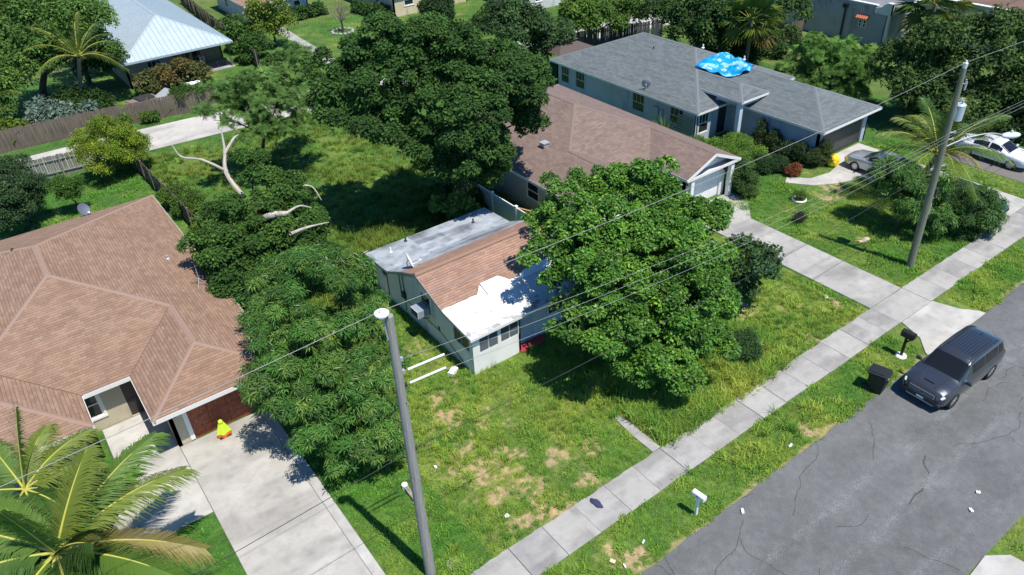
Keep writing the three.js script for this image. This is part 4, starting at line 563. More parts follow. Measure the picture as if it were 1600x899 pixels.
function crownOf(parent, lobes, { leaf = 'broad', dens = 26, base = [0.06, 0.14, 0.025], young = [0.16, 0.24, 0.04], youngP = 0.12, seed = 1, gaps = 0.42, lump = 0.45, mat = M.leaf, lower = 0.35, size = 1, solid = false, clump = 0.5, cover = 2.0, coreD = 0.25, name = 'crown', off = [0, 0, 0] }) {
  const r = rngOf(seed * 7919 + 3), ms = [], cs = [], m = new THREE.Matrix4(), q = new THREE.Quaternion(), q2 = new THREE.Quaternion(), Y = V(0, 1, 0), c = new THREE.Color();
  for (let li = 0; li < lobes.length; li++) {
    const [lx, ly, lz, lr0] = lobes[li], lr = lr0 * (solid ? 1 : 0.88 + 0.12 * r()); const subs = [];
    if (solid) { for (let i = 0; i < 9; i++) { const z = lerp(-0.55, 1, (i + r()) / 9), a = i * 2.4 + r() * 1.2, s = Math.sqrt(Math.max(0, 1 - z * z)), q = lr * 0.55; subs.push([lx + s * Math.cos(a) * q, ly + z * q * 0.92, lz + s * Math.sin(a) * q, lr * 0.5, 0]); } subs.push([lx, ly, lz, lr * 0.7, 1]); }
    else { const cr = Math.min(clump, lr * 0.5), ns = Math.max(5, Math.round(cover * lr * lr / (cr * cr)));   // separate pads of leaves with gaps between
      for (let i = 0; i < ns; i++) { const z = lerp(-0.5, 1, (i + r()) / ns), a = i * 2.39996 + r() * 0.9, s = Math.sqrt(Math.max(0, 1 - z * z)), q = lr * (0.6 + 0.42 * r() + (r() < 0.14 ? 0.3 * r() : 0)), sr = cr * (0.5 + 0.85 * r()); if (vn(lx * 1.1 + s * Math.cos(a) * 2.2, lz * 1.1 + s * Math.sin(a) * 2.2 + z, seed + 3) < 0.3) continue; subs.push([lx + s * Math.cos(a) * q, ly + z * q * 0.9, lz + s * Math.sin(a) * q, sr, 0]); }
      subs.push([lx, ly, lz, lr * 0.6, 1]); }
    for (const [cx, cy, cz, rad, core] of subs) { const n = Math.round(dens * (core ? coreD : 1.6) * 12.57 * rad * rad), tint = core ? 0.9 : 0.82 + 0.36 * r();
    for (let i = 0; i < n; i++) {
      const z = r() * 2 - 1, a = r() * 6.283, s = Math.sqrt(1 - z * z), d = V(s * Math.cos(a), z, s * Math.sin(a)); if (d.y < -lower && r() < 0.85) continue;
      const kk = n3((cx + d.x * rad) * 2.3, (cy + d.y * rad) * 2.3, (cz + d.z * rad) * 2.3, seed + 9);
      if (kk < gaps - 0.06 + 0.1 * r() && r() < 0.75) continue;
      const R_ = rad * (1 - 0.35 * r() * r() + (r() < 0.08 ? 0.25 * r() : 0)) * (1 - lump / 2 + lump * kk * 1.1);
      const x = cx + d.x * R_ - off[0], y = cy + d.y * R_ * (core ? 0.9 : 0.62) - off[1], zz = cz + d.z * R_ - off[2]; if (y + off[1] < 0.08) continue;
      const up = d.clone().multiplyScalar(0.7).add(V((r() - 0.5) * 0.8, 0.55 + 0.3 * r(), (r() - 0.5) * 0.8)).normalize(); q.setFromUnitVectors(Y, up); q2.setFromAxisAngle(Y, r() * 6.283); q.multiply(q2);
      const sc = size * (0.7 + 0.6 * r()); m.compose(V(x, y, zz), q, V(sc, sc, sc)); ms.push(m.clone());
      const patch = vn(x * 0.9 + cx, zz * 0.9 + y * 0.7, seed + 4), yg = r() < youngP * (0.3 + 1.6 * patch) ? 0.4 + 0.6 * r() : 0.12 * r() + 0.25 * sstep(0.55, 0.85, patch), b = (0.72 + 0.56 * r()) * tint;
      cs.push(lerp(base[0], young[0], yg) * b, lerp(base[1], young[1], yg) * b, lerp(base[2], young[2], yg) * b);
    } }
  }
  const im = new THREE.InstancedMesh(LEAF[leaf], mat, ms.length); ms.forEach((a, i) => { im.setMatrixAt(i, a); im.setColorAt(i, c.setRGB(cs[3 * i], cs[3 * i + 1], cs[3 * i + 2])); });
  im.name = name; im.castShadow = im.receiveShadow = true; im.userData = { kind: 'stuff' }; parent.add(im); COUNT += ms.length; return im;
}
let COUNT = 0;
function tree(name, label, base, lobes, o = {}) {
  const t = thing(name, label, o.category || 'tree', [base[0], 0, base[1]], 0, o.group), r = rngOf((o.seed || 1) * 131 + 7);
  const c = lobes.reduce((a, l) => a.add(V(l[0], l[1], l[2])), V(0, 0, 0)).multiplyScalar(1 / lobes.length).sub(V(base[0], 0, base[1]));
  const th = o.trunkH || c.y * 0.5, tr = o.trunkR || 0.18, top = V(c.x * 0.35, th, c.z * 0.35), bk = o.bark || M.bark;
  if (tr > 0) {
    mesh('trunk', taper([V(0, -0.1, 0), V(c.x * 0.08 + (r() - 0.5) * 0.15, th * 0.45, c.z * 0.08 + (r() - 0.5) * 0.15), top], [tr * 1.25, tr, tr * 0.8], 9), bk, t);
    const pick = lobes.map((l, i) => [i, l]).filter(([i]) => i % (o.limbEvery || 2) === 0).slice(0, 16);
    for (const [, l] of pick) { const e = V(l[0] - base[0], l[1] - 0.15 * l[3], l[2] - base[1]), mid = top.clone().lerp(e, 0.5).add(V((r() - 0.5) * 0.5, (r() - 0.2) * 0.4, (r() - 0.5) * 0.5)); mesh('limb', taper([top.clone().add(V(0, -0.2, 0)), mid, e], [tr * 0.55, tr * 0.33, tr * 0.1], 6), bk, t); }
  }
  crownOf(t, lobes, { ...o, off: [base[0], 0, base[1]] }); return t;
}
const L = {
  front: [[20.42, 6.56, -23.89, 1.34], [22.24, 6.69, -22.81, 1.34], [23.31, 6.56, -21.79, 1.34], [23.64, 5.99, -20.04, 1.33], [24.12, 5.87, -18.75, 1.11], [18.81, 5.66, -23.81, 0.89], [18.23, 5.1, -22.19, 1.32], [19.53, 6.07, -21.11, 1.77], [21.6, 5.28, -20.38, 1.77], [21.78, 5.22, -18.22, 1.6], [23.39, 4.37, -17.9, 1.15], [17.65, 4.1, -20.61, 1.58], [18.49, 4.86, -19.1, 1.73], [20.45, 3.86, -18.71, 1.72], [21.01, 4.18, -17.02, 1.71], [22.23, 3.21, -16.53, 1.12], [17.11, 3.23, -19.55, 1.27], [17.77, 3.55, -17.88, 1.55], [19.5, 2.71, -17.28, 1.53], [20.53, 2.93, -16.06, 1.38], [21.12, 2.31, -15.44, 0.87], [18.2, 2.15, -17.27, 1.24], [19.29, 1.88, -16.24, 1.23], [19.47, 1.7, -15.3, 0.67], [18.1, 1.61, -16.55, 0.6]],
  mango: [[7.69, 5.25, -28.08, 1.11], [8.64, 5.72, -27.33, 1.12], [9.26, 5.93, -25.45, 1.26], [6.44, 4.86, -27.37, 1.23], [7.4, 5.16, -25.44, 1.51], [9.27, 4.25, -25.49, 1.51], [9.81, 4.63, -23.8, 0.88], [5.44, 4.73, -25.59, 1.02], [6.42, 3.84, -25.14, 1.47], [7.64, 4.37, -23.3, 1.48], [9.17, 3.22, -23.31, 1.12], [9.35, 3.6, -21.81, 0.53], [5.04, 3.82, -23.78, 1.17], [6.31, 3.03, -23.39, 1.43], [7.41, 3.39, -21.51, 1.43], [8.65, 2.32, -21.26, 0.72], [5.06, 2.78, -23.11, 0.81], [5.71, 2.88, -21.55, 1.14], [6.95, 2.14, -21.05, 1.26], [7.75, 2.17, -19.92, 0.75], [6.81, 1.49, -19.93, 0.69], [5.7, 1.77, -21.43, 0.74], [6.05, 1.49, -20.3, 0.61], [7.99, 1.57, -19.41, 0.35]],
  dead: [[10.31, 5.84, -38.43, 0.86], [10.34, 5.45, -36.92, 1.03], [10.74, 5.37, -35.35, 1.02], [8.09, 4.47, -37.11, 1.02], [9.02, 4.69, -34.88, 1.35], [10.68, 3.99, -35.1, 1.35], [10.93, 3.93, -33.29, 1.0], [6.86, 4.07, -34.81, 1.16], [8.24, 3.22, -34.66, 1.33], [9.36, 3.77, -32.91, 1.33], [10.91, 2.98, -32.89, 0.99], [6.29, 2.88, -35.02, 0.85], [6.99, 3.16, -33.11, 1.24], [8.97, 2.8, -33.31, 1.15]],
  light: [[13.02, 5.79, -50.26, 1.27], [15.13, 6.29, -49.73, 1.5], [16.61, 6.09, -49.07, 1.52], [17.23, 4.92, -47.92, 1.21], [11.45, 5.26, -48.31, 0.84], [13.55, 4.73, -48.9, 1.35], [15.27, 4.87, -47.58, 1.37], [16.99, 3.97, -46.79, 0.86], [13.64, 3.95, -47.33, 0.93], [18.01, 7.01, -50.26, 1.22], [15.36, 3.82, -47.29, 0.94], [18.86, 7.09, -50.02, 0.79]],
  big: [[16.7, 9.35, -39.34, 1.36], [17.66, 10.02, -38.65, 1.37], [18.93, 10.79, -37.1, 1.52], [21.48, 10.55, -37.33, 1.39], [22.27, 10.48, -35.28, 1.47], [24.45, 9.06, -35.44, 1.55], [25.02, 8.56, -33.18, 1.41], [24.55, 7.64, -31.57, 1.11], [16.37, 8.25, -38.29, 1.51], [17.92, 9.07, -36.48, 1.75], [20.85, 8.88, -37.33, 1.91], [21.88, 8.87, -34.92, 1.92], [22.74, 8.58, -32.49, 1.85], [24.53, 6.29, -32.36, 1.18], [16.12, 7.34, -36.56, 1.3], [18.65, 6.92, -36.89, 1.68], [20.01, 7.53, -34.86, 1.77], [20.99, 7.59, -32.51, 1.85], [23.76, 6.36, -32.84, 1.55], [16.94, 6.75, -35.34, 1.02], [18.69, 5.7, -35.82, 1.31], [19.98, 6.01, -33.74, 1.54], [21.16, 5.95, -31.72, 1.55], [19.32, 4.38, -33.65, 1.31], [20.55, 4.49, -32.25, 1.39], [22.14, 4.36, -32.64, 1.03]],
  small: [[27.45, 2.97, -18.81, 0.63], [27.82, 2.94, -17.95, 0.56], [26.82, 2.68, -17.68, 0.75], [26.34, 1.82, -18.3, 0.44], [27.62, 2.58, -17.35, 0.44], [26.89, 1.68, -17.75, 0.56], [27.14, 3.11, -19.17, 0.38], [26.22, 2.77, -18.74, 0.38]],
  right_mango: [[39.98, 2.76, -18.53, 1.1], [40.15, 3.31, -17.45, 1.01], [40.22, 3.27, -16.45, 0.93], [39.25, 2.17, -18.6, 0.73], [39.44, 2.46, -17.18, 1.09], [40.31, 1.99, -16.61, 1.01], [40.31, 1.39, -15.6, 0.78], [39.1, 1.67, -17.14, 0.65], [39.87, 0.95, -15.88, 0.72], [39.43, 3.56, -18.8, 0.66]],
  right_dark: [[42.46, 2.04, -16.13, 1.02], [42.14, 1.44, -14.88, 1.09], [42.52, 1.95, -14.28, 0.86], [42.88, 1.31, -13.77, 0.46], [42.31, 0.64, -14.19, 0.72], [41.91, 0.44, -15.0, 0.8], [41.63, 1.22, -15.82, 0.66], [42.75, 2.59, -14.48, 0.46], [41.81, 0.26, -14.48, 0.47]],
  great_right: [[55.15, 3.73, -27.6, 1.56], [55.37, 4.87, -26.56, 1.56], [55.21, 6.07, -24.94, 1.55], [58.83, 6.04, -24.55, 1.54], [58.48, 6.56, -22.34, 1.62], [61.09, 5.15, -21.8, 1.84], [54.3, 2.59, -27.2, 1.04], [53.77, 3.25, -25.2, 1.79], [56.59, 3.68, -24.52, 1.87], [56.87, 4.84, -22.31, 1.86], [59.75, 3.34, -21.03, 1.83], [54.39, 1.56, -25.57, 1.31], [54.54, 2.12, -23.43, 1.77], [57.08, 2.32, -22.07, 1.85], [58.34, 1.57, -20.23, 1.82], [55.78, 0.69, -22.28, 1.15], [56.92, 0.7, -20.11, 1.27], [57.88, 0.74, -18.68, 1.34], [54.39, 0.6, -23.85, 1.02], [58.16, 2.71, -19.66, 1.59], [55.69, 0.5, -20.67, 0.91]],
  feather: [[52.32, 2.06, -34.69, 0.87], [53.68, 3.26, -34.14, 1.29], [54.21, 3.93, -32.92, 1.29], [56.4, 3.28, -32.55, 1.28], [55.97, 3.09, -30.55, 1.02], [53.49, 1.94, -33.43, 1.32], [54.05, 2.45, -31.91, 1.53], [54.29, 2.57, -30.16, 1.26], [53.77, 1.25, -30.88, 1.0], [54.47, 1.39, -29.72, 0.85], [57.17, 2.13, -30.25, 0.61], [52.58, 1.55, -31.83, 0.76]],
  north: [[52.93, 4.02, -49.44, 1.77], [53.87, 3.99, -47.18, 2.07], [54.69, 3.98, -44.91, 2.08], [58.6, 3.46, -45.22, 2.09], [60.73, 3.42, -43.29, 2.09], [63.77, 3.24, -42.73, 1.67], [53.02, 2.49, -47.0, 1.3], [54.28, 2.35, -45.07, 1.66], [57.53, 0.89, -44.65, 1.54], [59.93, 0.98, -42.89, 1.78], [62.05, 1.15, -41.74, 1.31], [60.22, 0.52, -41.12, 0.94], [58.27, 0.49, -42.86, 0.89]],
  bright_north: [[48.45, 3.85, -55.88, 1.52], [50.55, 3.34, -54.59, 1.71], [52.6, 3.39, -53.24, 1.53], [51.24, 2.23, -53.5, 1.1], [48.57, 2.54, -54.61, 1.1], [47.41, 3.07, -56.05, 0.97], [53.42, 2.81, -52.31, 0.73]],
  mid_north: [[39.43, 5.29, -54.78, 1.67], [40.71, 4.33, -52.84, 1.69], [41.68, 2.69, -52.33, 1.24], [43.19, 3.47, -51.93, 1.02], [38.64, 4.2, -52.87, 1.4], [38.11, 4.43, -54.94, 1.12], [40.5, 1.62, -52.23, 1.02]],
  north_yellow: [[25.84, 3.79, -78.21, 1.09], [27.23, 4.13, -77.28, 1.1], [27.66, 2.95, -76.5, 0.91], [25.93, 2.45, -77.54, 1.04], [26.82, 1.8, -76.74, 0.72], [25.21, 2.67, -78.14, 0.71]],
  west_canopy: [[4.82, 7.94, -75.56, 1.83], [6.62, 8.0, -74.81, 1.86], [7.97, 7.36, -72.8, 1.62], [4.44, 6.32, -73.82, 1.84], [6.07, 6.32, -72.23, 1.6], [3.37, 4.8, -73.55, 1.57], [5.01, 4.81, -71.92, 1.32], [10.28, 6.91, -72.77, 1.37], [10.32, 4.81, -72.64, 1.1], [10.75, 4.19, -71.35, 0.77], [10.46, 7.49, -75.1, 1.09], [2.12, 4.02, -71.55, 1.04]],
  yellow_shrub: [[6.26, 3.1, -57.06, 0.89], [7.06, 2.66, -56.51, 0.9], [7.78, 1.95, -56.28, 0.73], [4.71, 2.55, -56.5, 0.88], [5.65, 2.18, -55.65, 1.07], [6.77, 1.47, -56.0, 0.81], [3.83, 2.26, -56.06, 0.57], [4.67, 1.49, -55.07, 0.71], [7.52, 1.4, -55.96, 0.59]],
  west_edge: [[-0.07, 3.39, -53.79, 0.88], [0.51, 2.89, -52.85, 0.81], [-0.57, 2.71, -51.96, 1.0], [0.46, 1.93, -52.47, 0.57], [-0.93, 1.43, -51.6, 0.88], [0.28, 1.27, -52.35, 0.49]]
};
tree('shade_tree', 'bright green spreading tree in front of the small house', [21.2, -19.4], L.front, { leaf: 'broad', dens: 32, clump: 0.42, cover: 1.6, coreD: 0.15, base: [0.07, 0.19, 0.024], young: [0.2, 0.38, 0.045], youngP: 0.22, seed: 1, trunkR: 0.22, limbEvery: 2, gaps: 0.36, bark: M.barkPale, mat: M.leafShiny });
tree('mango_tree', 'dense long leaved mango tree between the left driveway and the small house', [8.6, -24.2], L.mango, { leaf: 'mango', dens: 13, clump: 0.46, cover: 1.75, coreD: 0.08, base: [0.06, 0.175, 0.03], young: [0.2, 0.3, 0.06], youngP: 0.12, seed: 2, trunkR: 0.2, mat: M.leafShiny, gaps: 0.38 });
const deadTree = tree('half_dead_tree', 'dark leafy tree with bare white dead limbs sticking out', [9.2, -35.2], L.dead, { leaf: 'broad', dens: 26, base: [0.045, 0.12, 0.02], young: [0.12, 0.22, 0.03], seed: 3, trunkR: 0.24 });
tree('feathery_tree', 'light feathery tree beside the back lane left of the great dark tree', [14.6, -50.5], L.light, { leaf: 'feather', dens: 14, clump: 0.5, cover: 1.3, base: [0.1, 0.21, 0.045], young: [0.18, 0.3, 0.07], seed: 4, trunkR: 0.13, gaps: 0.48, size: 1.1 });
tree('great_tree', 'great dark round headed tree shading the vacant lot', [22.2, -36.0], L.big, { leaf: 'broad', dens: 21, clump: 0.6, cover: 2.1, coreD: 0.15, base: [0.04, 0.105, 0.02], young: [0.09, 0.19, 0.03], seed: 5, trunkR: 0.4, size: 1.25, bark: M.barkPale, gaps: 0.41 });
tree('young_tree', 'small dark round leaved tree on bare soil by the middle driveway', [27.0, -18.3], L.small, { leaf: 'big', dens: 24, base: [0.04, 0.1, 0.035], young: [0.1, 0.18, 0.05], seed: 6, trunkR: 0.06, gaps: 0.5, size: 0.8 });
tree('mango_tree', 'young mango tree left of the greenish utility pole', [39.9, -17.6], L.right_mango, { leaf: 'mango', dens: 13, cover: 1.7, base: [0.07, 0.18, 0.035], young: [0.18, 0.3, 0.06], seed: 7, trunkR: 0.09, mat: M.leafShiny });
tree('dark_tree', 'dark bushy tree hiding the black car near the sidewalk', [42.2, -15.8], L.right_dark, { leaf: 'mango', dens: 13, cover: 1.6, base: [0.05, 0.13, 0.028], young: [0.14, 0.24, 0.05], seed: 8, trunkR: 0.08, mat: M.leafShiny });
tree('great_tree', 'huge dark tree filling the upper right behind the utility pole', [60, -24], L.great_right, { leaf: 'far', dens: 9, base: [0.05, 0.11, 0.025], young: [0.13, 0.2, 0.04], seed: 9, trunkR: 0.35, gaps: 0.43 });
tree('feathery_tree', 'bright feathery tree beside the grey parapet building', [57, -33.5], L.feather, { leaf: 'feather', dens: 14, cover: 1.5, base: [0.1, 0.23, 0.04], young: [0.2, 0.34, 0.06], seed: 10, trunkR: 0.14, gaps: 0.46, size: 1.2 });
tree('dense_tree', 'row of dark tall foliage behind the blue house', [58, -48], L.north, { leaf: 'far', dens: 9, base: [0.04, 0.1, 0.022], young: [0.12, 0.2, 0.04], seed: 11, trunkR: 0.3, gaps: 0.42 });
tree('bright_tree', 'light green tree by the pale back lane behind the blue house', [49.5, -55.4], L.bright_north, { leaf: 'far', dens: 11, base: [0.08, 0.18, 0.025], young: [0.2, 0.3, 0.05], seed: 12, trunkR: 0.14 });
tree('dark_tree', 'mid green tree behind the great dark tree at the top', [40.5, -54.5], L.mid_north, { leaf: 'far', dens: 11, base: [0.045, 0.1, 0.03], young: [0.1, 0.18, 0.05], seed: 13, trunkR: 0.16 });
tree('yellowing_tree', 'small yellow green tree standing beside the far garden path', [26.6, -77.6], L.north_yellow, { leaf: 'far', dens: 9, base: [0.1, 0.18, 0.025], young: [0.24, 0.31, 0.04], youngP: 0.3, seed: 14, trunkR: 0.12, gaps: 0.46 });
tree('broad_tree', 'broad mid green tree filling the upper left corner', [4.5, -76], L.west_canopy, { leaf: 'far', dens: 8, base: [0.075, 0.17, 0.03], young: [0.18, 0.28, 0.05], seed: 15, trunkR: 0.3 });
tree('yellow_shrub', 'yellow green flowering shrub at the corner of the left yard', [4.8, -56.3], L.yellow_shrub, { leaf: 'shrub', dens: 40, base: [0.12, 0.22, 0.02], young: [0.32, 0.38, 0.03], youngP: 0.3, seed: 16, trunkR: 0.08, category: 'shrub', size: 1.3 });
tree('dark_shrub', 'dark bushy tree at the left edge behind the brown roof', [-0.3, -53], L.west_edge, { leaf: 'small', dens: 40, base: [0.035, 0.085, 0.03], young: [0.1, 0.17, 0.05], seed: 17, trunkR: 0.08, category: 'shrub', size: 1.3 });
M.deadWood = std(0xffffff, 0.9, { map: woodTex([168, 160, 148], [214, 208, 198], 79) });
{ // the dead limbs
  const B = V(9.2, 0, -35.2), br = (p, r) => mesh('dead_limb', taper(p.map(a => V(...a).sub(B)), r, 7), M.deadWood, deadTree);
  br([[9.6, 4.2, -38.4], [9.3, 5.4, -39.6], [9.7, 6.4, -40.2], [9.9, 7.4, -40.6]], [0.13, 0.12, 0.08, 0.03]); br([[9.4, 5.4, -39.6], [8.4, 6.2, -40.2], [7.6, 6.3, -41.2], [7.4, 6.9, -41.5]], [0.09, 0.07, 0.05, 0.02]); br([[9.6, 6.2, -40.1], [10.4, 6.8, -40.4], [10.8, 6.7, -40.9]], [0.1, 0.07, 0.04]);
  br([[9.0, 4.6, -34.6], [9.6, 5.0, -34.0], [10.3, 5.0, -33.6]], [0.15, 0.2, 0.12]); br([[10.2, 5.0, -33.7], [11, 5.1, -33.8], [11.5, 4.9, -33.6]], [0.09, 0.05, 0.02]); br([[12.0, 3.4, -37.3], [12.5, 4.0, -38.0], [13.2, 3.9, -37.8], [13.4, 3.2, -37.2]], [0.08, 0.07, 0.05, 0.02]); br([[10.4, 3.4, -30.2], [11.8, 3.2, -30.4], [13, 3.0, -30.9]], [0.06, 0.05, 0.02]); br([[9.6, 4.9, -31.8], [10.6, 4.7, -32.2], [11.6, 4.8, -31.8]], [0.09, 0.07, 0.02]);
}
// ---------- shrubs ----------
function shrub(name, label, x, z, rx, h, o = {}) {
  const r = rngOf((o.seed || 3) * 977 + 1), lobes = o.lobes || Array.from({ length: o.n || 5 }, (_, i) => { const a = i * 2.4 + r(), q = rx * 0.45 * (i ? 1 : 0); return [x + Math.cos(a) * q, h * (0.45 + 0.2 * r()), z + Math.sin(a) * q * (o.rz || 1), rx * 0.62]; });
  return tree(name, label, [x, z], lobes, { leaf: 'shrub', dens: 55, trunkR: o.trunkR ?? 0.035, category: 'shrub', gaps: 0.38, lower: 0.6, ...o });
}
shrub('weedy_bush', 'round dark green bush standing alone by the sidewalk', 24.0, -15.7, 0.75, 1.1, { seed: 31, base: [0.045, 0.11, 0.03], young: [0.08, 0.16, 0.04], dens: 80, leaf: 'shrub' });
shrub('clipped_tree', 'round clipped dark tree beside the cream far house', 42.7, -71.8, 1.7, 3.6, { seed: 32, base: [0.03, 0.075, 0.02], young: [0.06, 0.11, 0.03], dens: 24, leaf: 'far', lobes: [[42.7, 2, -71.8, 1.75]], lump: 0.1, gaps: 0.2, solid: true, category: 'tree' });
shrub('dome_shrub', 'low dark clipped dome shrub beside the curved walk', 40.6, -26.9, 1.2, 0.9, { seed: 33, base: [0.03, 0.08, 0.022], young: [0.05, 0.11, 0.03], lobes: [[40.2, 0.4, -27.3, 0.75], [40.9, 0.4, -26.7, 0.75]], lump: 0.12, gaps: 0.2, solid: true });
[[43.2, -29.9, 1.9, 0.5, 'tall dark column shrub nearest the blue house entry'], [43.15, -28.7, 1.5, 0.6, 'second dark column shrub against the blue garage wall'], [43.0, -27.4, 1.1, 0.55, 'third dark column shrub in the row at the blue garage wall'], [43.05, -26.5, 1.4, 0.5, 'fourth dark column shrub in the row at the blue garage wall'], [43.1, -25.5, 1.2, 0.5, 'column shrub at the corner of the blue garage'], [44.0, -25.3, 1.5, 0.65, 'rounded shrub beside the yellow bag at the blue garage']].forEach(([x, z, h, r, l], i) => shrub('column_shrub', l, x, z, r, h, { seed: 40 + i, base: [0.04, 0.085, 0.025], young: [0.12, 0.16, 0.03], lobes: [[x, h * 0.3, z, r * 0.8], [x, h * 0.62, z, r * 0.75], [x + 0.05, h * 0.88, z, r * 0.5]], group: 'shrubs along the blue garage wall' }));
[[38.6, -31.0, 1.15, 'bright leafy shrub at the corner of the blue house'], [39.6, -29.9, 1.3, 'second bright leafy shrub in the bed in front of the blue house'], [40.8, -29.0, 1.2, 'third bright leafy shrub in the bed in front of the blue house'], [39.2, -28.3, 0.8, 'bright shrub behind the white gabled garage'], [41.6, -30.6, 0.85, 'bright shrub below the blue house entry']].forEach(([x, z, r, l], i) => shrub('leafy_shrub', l, x, z, r, 0.9, { seed: 50 + i, base: [0.1, 0.22, 0.03], young: [0.24, 0.36, 0.05], rz: 1.2, group: 'shrubs in the bed of the blue house' }));
shrub('red_shrub', 'small reddish shrub at the end of the curved walk', 41.3, -25.5, 0.5, 0.5, { seed: 56, base: [0.14, 0.06, 0.03], young: [0.3, 0.1, 0.04], youngP: 0.4 });
shrub('climbing_shrub', 'leafy shrub against the right column of the white garage', 36.4, -26.1, 0.75, 1.7, { seed: 57, base: [0.06, 0.13, 0.03], young: [0.14, 0.22, 0.05], leaf: 'small', lobes: [[36.3, 0.6, -25.9, 0.7], [36.4, 1.4, -26.0, 0.6], [36.6, 1.9, -26.2, 0.4]] });
shrub('low_shrub', 'low shrubs at the foot of the white garage corner', 37.6, -26.6, 0.8, 0.7, { seed: 58, base: [0.05, 0.12, 0.025], young: [0.14, 0.22, 0.04] });
shrub('bronze_shrub', 'wide bronze and orange leaved shrub in front of the metal roofed house', 14.6, -72.6, 2.4, 1.6, { seed: 59, base: [0.09, 0.13, 0.035], young: [0.2, 0.12, 0.04], youngP: 0.35, leaf: 'far', dens: 16, lobes: [[12.6, 0.9, -72.8, 1.1], [14.2, 1.1, -72.6, 1.2], [15.9, 1.1, -72.3, 1.2], [17.3, 0.9, -72.0, 0.9]] });
shrub('silver_shrub', 'silvery green shrub behind the weathered picket fence', 4.6, -69.6, 1.6, 2, { seed: 60, base: [0.13, 0.2, 0.15], young: [0.25, 0.33, 0.26], leaf: 'far', dens: 14, lobes: [[4.0, 1.6, -69.8, 1.1], [5.0, 1.1, -68.8, 0.9], [6.4, 1.0, -68.4, 0.8], [3.6, 0.9, -68.9, 0.8]] });
shrub('yellow_bush', 'yellow green bush at the left behind the weathered picket fence', 1.2, -68.4, 1.3, 1.7, { seed: 61, base: [0.1, 0.18, 0.02], young: [0.26, 0.3, 0.03], leaf: 'far', dens: 14 });
shrub('understory_shrub', 'dark undergrowth below the coconut palm behind the picket fence', 7.6, -70.6, 1.2, 1.5, { seed: 62, base: [0.04, 0.095, 0.02], young: [0.1, 0.18, 0.03], leaf: 'far', dens: 14, n: 7 });
shrub('vine', 'green vine spilling over the right end of the picket fence', 13.6, -65.9, 1.6, 1.7, { seed: 63, base: [0.06, 0.14, 0.02], young: [0.15, 0.24, 0.04], leaf: 'small', dens: 30, lobes: [[13.4, 1.5, -66, 0.5], [14.2, 1.6, -65.9, 0.55], [15.2, 1.5, -65.5, 0.5], [8.4, 0.5, -65.4, 0.6], [10.6, 0.5, -65.2, 0.5]], size: 1.4 });
[[7.9, -48.6, 'leafy bush on the leaning fence nearest the yard corner'], [8.3, -46.9, 'leafy bush on the leaning fence beside the roof corner'], [8.6, -43.6, 'leafy bush on the leaning fence by the half dead tree']].forEach(([x, z, l], i) => shrub('fence_bush', l, x, z, 1.0, 1.5, { seed: 64 + i, base: [0.07, 0.15, 0.025], young: [0.17, 0.25, 0.03], leaf: 'small', dens: 40, size: 1.2, group: 'bushes on the leaning fence' }));
shrub('hedge', 'clipped green hedge below the white far house', 32.6, -86.2, 1.5, 1.2, { seed: 67, base: [0.04, 0.11, 0.02], young: [0.08, 0.16, 0.03], leaf: 'far', dens: 16, lobes: Array.from({ length: 7 }, (_, i) => [28.5 + i * 1.15, 0.5, -86.2, 0.75]), gaps: 0.25 });
shrub('hedge', 'dark hedge in front of the shaded cream wall', 40.0, -80.8, 1.5, 1, { seed: 68, base: [0.04, 0.1, 0.02], young: [0.08, 0.16, 0.03], leaf: 'far', dens: 14, lobes: Array.from({ length: 6 }, (_, i) => [39.3 + i * 0.25, 0.5, -84 + i * 1.0, 0.7]) });
shrub('garden_bed', 'dark garden bed plants on the far lawn right of the clipped tree', 46.5, -68, 1.6, 0.8, { seed: 69, base: [0.04, 0.1, 0.02], young: [0.16, 0.22, 0.03], leaf: 'far', dens: 12, n: 6 });
shrub('sapling', 'pale leafed young tree against the shaded vinyl fence', 20.0, -34.0, 1.0, 2.0, { seed: 70, base: [0.12, 0.22, 0.04], young: [0.22, 0.34, 0.06], leaf: 'big', dens: 18, lobes: [[19.6, 1.9, -34.2, 0.6], [20.3, 2.0, -33.8, 0.6], [19.9, 1.3, -33.8, 0.6], [20.9, 1.5, -33.6, 0.5]], gaps: 0.5 });
shrub('vine_mass', 'tangled low growth at the foot of the great dark tree', 22, -36.6, 2, 1, { seed: 71, base: [0.05, 0.11, 0.02], young: [0.12, 0.2, 0.03], leaf: 'broad', dens: 14, n: 8 });
shrub('corner_bush', 'leafy bush right of the far garden path by the lane', 23.6, -66.6, 2.2, 2.4, { seed: 72, base: [0.045, 0.12, 0.02], young: [0.12, 0.2, 0.04], leaf: 'far', dens: 12, n: 6 });
shrub('corner_bush', 'dark leafy bush at the edge of the far lawn beside the lane', 33.8, -66.4, 1.5, 1.6, { seed: 73, base: [0.035, 0.09, 0.02], young: [0.08, 0.16, 0.04], leaf: 'far', dens: 12, n: 5 });
shrub('corner_bush', 'green bushes between the dark fence and the far garden path', 23.4, -80, 2.2, 2.0, { seed: 74, base: [0.05, 0.13, 0.02], young: [0.12, 0.2, 0.04], leaf: 'far', dens: 12, lobes: [[23.2, 1.2, -75, 1.4], [23.8, 1.3, -79, 1.6], [24.4, 1.1, -84, 1.5]] });
shrub('green_bush', 'small tree in the left yard in front of the dark shrub', 2.6, -52.2, 0.9, 1.8, { seed: 75, base: [0.06, 0.15, 0.025], young: [0.15, 0.24, 0.03], leaf: 'small', dens: 40, lobes: [[2.4, 1.5, -52.3, 0.6], [2.8, 1.9, -52.0, 0.6], [2.2, 2.0, -52.4, 0.5]] });
